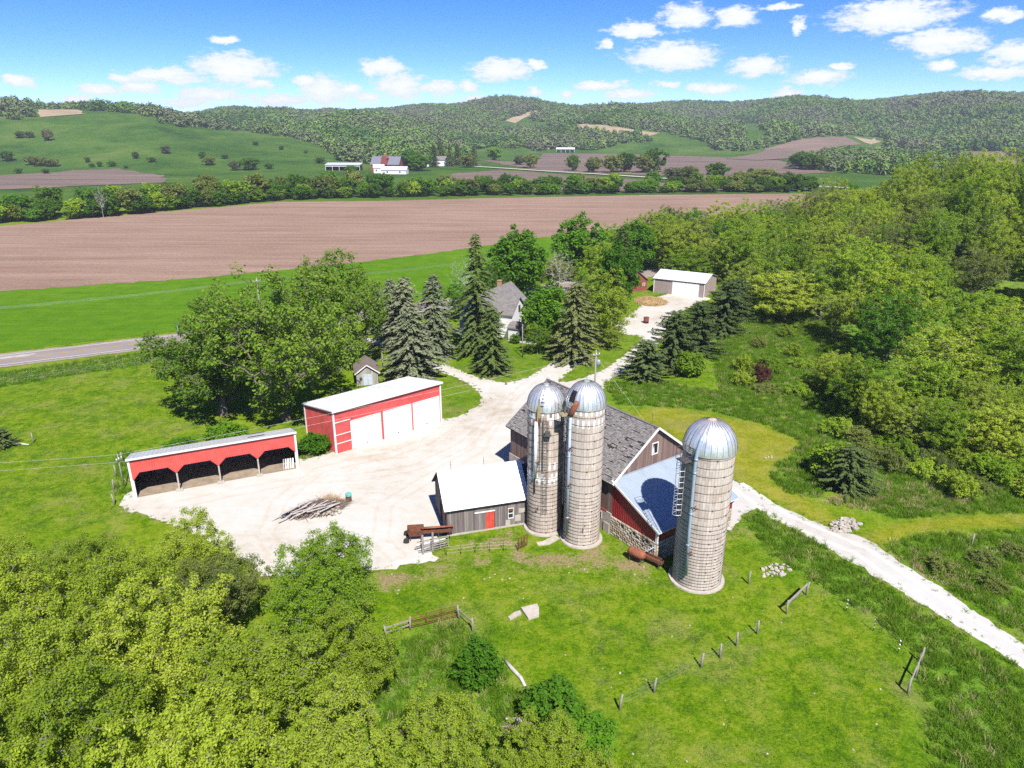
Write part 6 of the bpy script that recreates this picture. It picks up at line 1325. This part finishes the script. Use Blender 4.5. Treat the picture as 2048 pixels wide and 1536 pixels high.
# ---------------------------------------------------------------- stones
def stone_mesh(seed, n=3):
    rg = np.random.default_rng(seed); m = MB(); d = [];
    for i in range(5):
        e = -math.pi / 2 + math.pi * i / 4
        for k in range(7): a = 6.283 * k / 7 + .3 * i; d.append((math.cos(e) * math.cos(a), math.cos(e) * math.sin(a), math.sin(e)))
    V = np.array(d); V *= rg.uniform(.7, 1.1, (len(V), 1)); V[:7] = V[:7].mean(0); V[-7:] = V[-7:].mean(0); V = np.sign(V) * np.abs(V) ** .8
    m.add([tuple(v) for v in V], [(i * 7 + k, i * 7 + (k + 1) % 7, (i + 1) * 7 + (k + 1) % 7, (i + 1) * 7 + k) for i in range(4) for k in range(7)]); me = m.mesh('stone'); return me
ts = NT('limestone'); r_ = ts.objrand(); ns_ = ts.noise(2.5, 5, .7); M['stone'] = ts.done(ts.mix(.4, ts.ramp(r_, [(0, (.38, .34, .28)), (.5, (.29, .25, .20)), (1, (.43, .40, .35))]), ts.ramp(ns_, [(.3, (.2, .17, .14)), (.7, (.6, .56, .5))])), .95)
SM = [stone_mesh(i) for i in range(5)]
for me in SM: me.materials.append(M['stone'])
def pile(label, px, py, n, rx, ry, h, s0, s1, rz=0., seed=1):
    x, y = G(px, py); t = thing('stone_pile', label, 'stones', (x, y, 0), rz); rg = random.Random(seed)
    for i in range(n):
        a = rg.uniform(0, 6.28); q = rg.random() ** .6; s = rg.uniform(s0, s1); share('stone', SM[i % 5], t, (math.cos(a) * q * rx, math.sin(a) * q * ry, h * (1 - q) * rg.uniform(.5, 1) + s * .2), (rg.uniform(-.5, .5), rg.uniform(-.5, .5), rg.uniform(0, 6)), (s, s * rg.uniform(.6, 1), s * rg.uniform(.35, .7)))
pile('heap of pale limestone riprap at the edge of the lane', 1688, 1052, 80, 2.0, 1.1, .55, .14, .34, .5, 1); pile('scattered heap of pale stones beside the pasture corner brace', 1552, 1142, 42, 1.7, .9, .12, .10, .28, .5, 2)
pile('few pale stones in the mown grass near the wide silo dome', 1545, 915, 7, 1.2, .4, .0, .08, .2, .3, 3)
rg_ = random.Random(12)
for i in range(46):
    px, py = (rg_.uniform(780, 1340), rg_.uniform(1130, 1200)) if i < 26 else (rg_.uniform(1060, 1780), rg_.uniform(1190, 1530)); x, y = G(px, py)
    if x < 3 and y < 44: continue
    s = rg_.uniform(.05, .13); o = share('field_stone', SM[i % 5], None, (x, y, s * .15), (rg_.uniform(-.3, .3), 0, rg_.uniform(0, 6)), (s, s * .8, s * .5)); tag(o, 'small pale stone lying in the pasture grass', 'stone', 'small stones scattered in the pasture')
def slab(label, pts, h):
    x, y = pts[0]; m = MB(); m.ext([(a - x, b - y, .0) for a, b in pts], (0, 0, h)); o = m.build('stone_slab', M['concrete']); o.location = (x, y, 0); return tag(o, label, 'slab')
slab('large pale stone slab lying in the pasture', [G(1042, 1219), G(1057, 1241), G(1078, 1234), G(1078, 1219), G(1074, 1211)], .22); slab('long narrow pale stone slab beside the large slab', [G(1016, 1237), G(1020, 1241), G(1043, 1230), G(1040, 1224), G(1030, 1227)], .18)
slab('cracked pale concrete slab at the foot of the twin silos', [G(1072, 1086), G(1085, 1084), G(1110, 1072), G(1120, 1078), G(1098, 1090), G(1076, 1092)], .1)
m = MB(); m.tube([(0, 0, .1), (.5, -.9, .14), (1.2, -1.9, .12), (1.6, -3.0, .08)], [.1, .15, .14, .08], 8); o = m.build('fallen_log', M['pale_bark'], None, True); o.location = (*G(1010, 1322), 0); tag(o, 'pale fallen log between the round bush and the spreading bush', 'log')
def sticks(n, rx, ry, h, r0, r1, l0, l1, seed, dirn=None):
    rg = random.Random(seed); m = MB()
    for i in range(n):
        a = rg.uniform(0, 6.28); q = rg.random() ** .55; c = Vector((math.cos(a) * q * rx, math.sin(a) * q * ry, h * (1 - q * .9) * rg.uniform(.1, 1) + .05)); az = rg.gauss(dirn, .7) if dirn is not None else rg.uniform(0, 6.28); l = rg.uniform(l0, l1); d = Vector((math.cos(az), math.sin(az), rg.gauss(0, .22))) * l / 2; r = rg.uniform(r0, r1)
        p, q_ = c - d, c + d; p.z = max(p.z, .02); q_.z = max(q_.z, .02); mid = (p + q_) / 2 + Vector((rg.gauss(0, .08), rg.gauss(0, .08), rg.gauss(.03, .06))) * l; mid.z = max(mid.z, .02); m.tube([p, mid, q_], [r, r * .8, r * .4], 4, cap=False)
    return m
M['twig'] = islandy('dead_twigs', [(.16, .12, .10), (.24, .185, .15), (.12, .09, .08), (.30, .235, .18), (.2, .15, .125)], .95, (6, 6, 6), 1., .3)
M['straw'] = islandy('straw', [(.40, .27, .12), (.5, .36, .18), (.33, .21, .09)], .95, (6, 6, 6), 1., .3)
M['plank'] = islandy('old_planks', [(.36, .32, .29), (.48, .44, .41), (.26, .22, .2)], .95, (2, 20, 20), 1., .4)
x, y = G(638, 1020); t = thing('brush_pile', 'heap of dead branches, old planks and rubble on the gravel yard', 'brush pile', (x, y, 0), .42)
m = MB(); m.lathe([(2.9, 0), (2.3, .3), (1.4, .7), (.5, 1.0), (.02, 1.1)], 14); o = m.build('soil_core', simple('pile_soil', (.17, .125, .10), .95, var=.4, scale=3, bump=.6), t); o.scale = (1.0, .5, .8)
sticks(900, 3.0, 1.15, 1.25, .012, .034, .8, 2.2, 4, .3).build('branches', M['twig'], t, kind='stuff'); m = sticks(170, 1.5, .9, 1.7, .01, .022, .8, 1.9, 5); o = m.build('dry_twigs', M['straw'], t, kind='stuff'); o.location = (1.2, .7, 0)
rgp = random.Random(8)
for i in range(20):
    l = rgp.uniform(1.4, 3.8); a = rgp.gauss(.25, .4); c = Vector((rgp.uniform(-3.0, .8), rgp.uniform(-1.4, .4), rgp.uniform(.35, 1.0))); d = Vector((math.cos(a), math.sin(a), rgp.uniform(-.05, .35))) * l / 2; m = MB(); p_, q_ = c - d, c + d; p_.z = max(.08, p_.z); m.beam(p_, q_, rgp.uniform(.1, .2), .05); m.build('plank', M['plank'], t)
for i in range(26): s = rgp.uniform(.1, .26); share('rubble', SM[i % 5], t, (rgp.uniform(-.5, 1.9), rgp.uniform(-1.9, -.7), s * .3 + rgp.uniform(0, .35)), (rgp.random(), 0, rgp.uniform(0, 6)), (s, s * .8, s * .5))
x, y = G(698, 1002); t = thing('steel_barrel', 'rusty barrel with teal lid beside the brush pile', 'barrel', (x, y, 0)); m = MB(); m.lathe([(.02, .01), (.3, .01), (.3, .28), (.315, .3), (.3, .32), (.3, .58), (.315, .6), (.3, .62), (.3, .86)], 18); m.build('body', M['rust'], t, True); m = MB(); m.lathe([(.33, .68), (.33, .92), (.28, .95), (.02, .96)], 18); m.build('lid', simple('teal_paint', (.12, .40, .34), .6), t)
x, y = G(1301, 604); t = thing('straw_heap', 'heap of golden straw beside the dense dark maple', 'straw heap', (x, y, 0)); m = MB(); m.lathe([(3.4, 0), (2.8, .5), (1.6, 1.2), (.6, 1.55), (.02, 1.6)], 18); o = m.build('core', simple('straw_core', (.40, .27, .13), .95, var=.3, scale=4, bump=.8), t, True); o.scale = (1.05, 1.25, .5); sticks(1500, 3.6, 4.4, 1.25, .015, .035, .7, 1.8, 6).build('straw', M['straw'], t, kind='stuff')
x, y = G(1292, 646); t = thing('burn_barrel', 'dark rusty burn barrel on the back drive', 'barrel', (x, y, 0)); m = MB(); m.lathe([(.02, .02), (.55, .02), (.55, .45), (.58, .48), (.55, .5), (.55, 1.2), (.50, 1.2), (.5, .3)], 16); m.build('body', simple('dark_red_rust', (.14, .04, .035), .9), t, True); m = MB(); m.lathe([(.57, 1.16), (.6, 1.2), (.57, 1.24)], 16); m.build('rim', M['rust'], t)
# rusty feed elevator by the small barn
x, y = G(832, 1078); t = thing('feed_elevator', 'rusty old feed elevator lying beside the small barn', 'machine', (x, y, 0), .12)
m = MB(); m.add([(-.6, -.5, .6), (.6, -.5, .6), (.6, .5, .6), (-.6, .5, .6), (-.8, -.65, 1.25), (.8, -.65, 1.25), (.8, .65, 1.25), (-.8, .65, 1.25)], [(0, 3, 2, 1), (0, 1, 5, 4), (1, 2, 6, 5), (2, 3, 7, 6), (3, 0, 4, 7)]); m.build('hopper', M['rust'], t)
m = MB(); m.box(.5, 3.6, -.35, -.3, .75, 1.1).box(.5, 3.6, .3, .35, .75, 1.1).box(.5, 3.6, -.3, .3, .75, .79); m.build('trough', M['rust'], t); m = MB(); m.tube([(.6, .0, 1.15), (3.7, 0, 1.2)], .09, 8); m.build('auger_tube', M['orange'], t, True)
for q in (-.5, .5, 2.2, 3.3): m = MB(); m.tube([(q, -.35, 0), (q, -.35, .75)], .04, 6).tube([(q, .35, 0), (q, .35, .75)], .04, 6).tube([(q, -.35, .4), (q, .35, .4)], .03, 5); m.build('leg', M['iron'], t)
m = MB(); m.tube([(-.9, -.75, .3), (-.9, -.65, .3)], .3, 14).tube([(-.9, .65, .3), (-.9, .75, .3)], .3, 14); m.build('wheel', M['dark'], t)
# rusty tank wagon by the lean-to wall
x, y = G(1272, 1124); t = thing('feed_tank', 'rusty orange tank on legs with trough by the stone wall', 'tank', (x, y, 0), -.75)
m = MB(); m.tube([(-.9, 0, 1.0), (-.82, 0, 1.0), (-.45, 0, 1.0), (.45, 0, 1.0), (.82, 0, 1.0), (.9, 0, 1.0)], [.12, .32, .44, .44, .32, .12], 16); m.build('tank', M['orange'], t, True)
m = MB(); m.box(.3, 2.4, .35, .4, .55, .85).box(.3, 2.4, .95, 1.0, .55, .85).box(.3, 2.4, .4, .95, .55, .6).box(2.35, 2.4, .4, .95, .6, .85); m.build('trough', M['rust'], t)
for (a, b) in ((-.6, -.25), (-.6, .25), (.6, -.25), (.6, .25), (2.2, .4), (2.2, .95)): m = MB(); m.tube([(a, b, 0), (a * .95, b * .9, .75)], .035, 6); m.build('leg', M['iron'], t)
m = MB(); m.tube([(.5, .1, 1.2), (1.0, .6, 1.5), (1.3, 1.0, 1.75)], .05, 7); m.build('fill_hose', M['galv'], t, True)
x, y = G(1034, 1455); t = thing('debris_heap', 'small heap of grey broken boards between the low pale trees', 'debris', (x, y, 0)); sticks(70, .9, .8, .5, .02, .05, .5, 1.2, 9).build('sticks', M['twig'], t, kind='stuff')
for i in range(5): m = MB(); m.beam((RT.uniform(-.8, .2), RT.uniform(-.6, .6), .25 + .06 * i), (RT.uniform(.2, .9), RT.uniform(-.6, .6), .3 + .08 * i), .14, .04); m.build('board', M['plank'], t)
x, y = G(1012, 769); t = thing('traffic_cone', 'small orange marker at the fork of the gravel drive', 'marker', (x, y, 0)); m = MB(); m.lathe([(.02, .62), (.05, .6), (.16, .04)], 12); m.build('cone', M['orange'], t, True); m = MB(); m.box(-.2, .2, -.2, .2, 0, .04); m.build('base', M['orange'], t)
# ---------------------------------------------------------------- air
if HAZE:
    hm = bpy.data.materials.new('haze'); hm.use_nodes = True; nt = hm.node_tree; nt.nodes.clear(); o_ = nt.nodes.new('ShaderNodeOutputMaterial'); pv = nt.nodes.new('ShaderNodeVolumePrincipled')
    pv.inputs['Color'].default_value = (.86, .91, 1.0, 1); pv.inputs['Density'].default_value = HAZE; pv.inputs['Anisotropy'].default_value = 0.1; nt.links.new(pv.outputs[0], o_.inputs['Volume'])
    m = MB(); m.box(-5400, 5400, -700, 6600, float(GZ.min()) - 1., float(GZ.max()) + 26); h = m.build('haze', hm); h['kind'] = 'stuff'
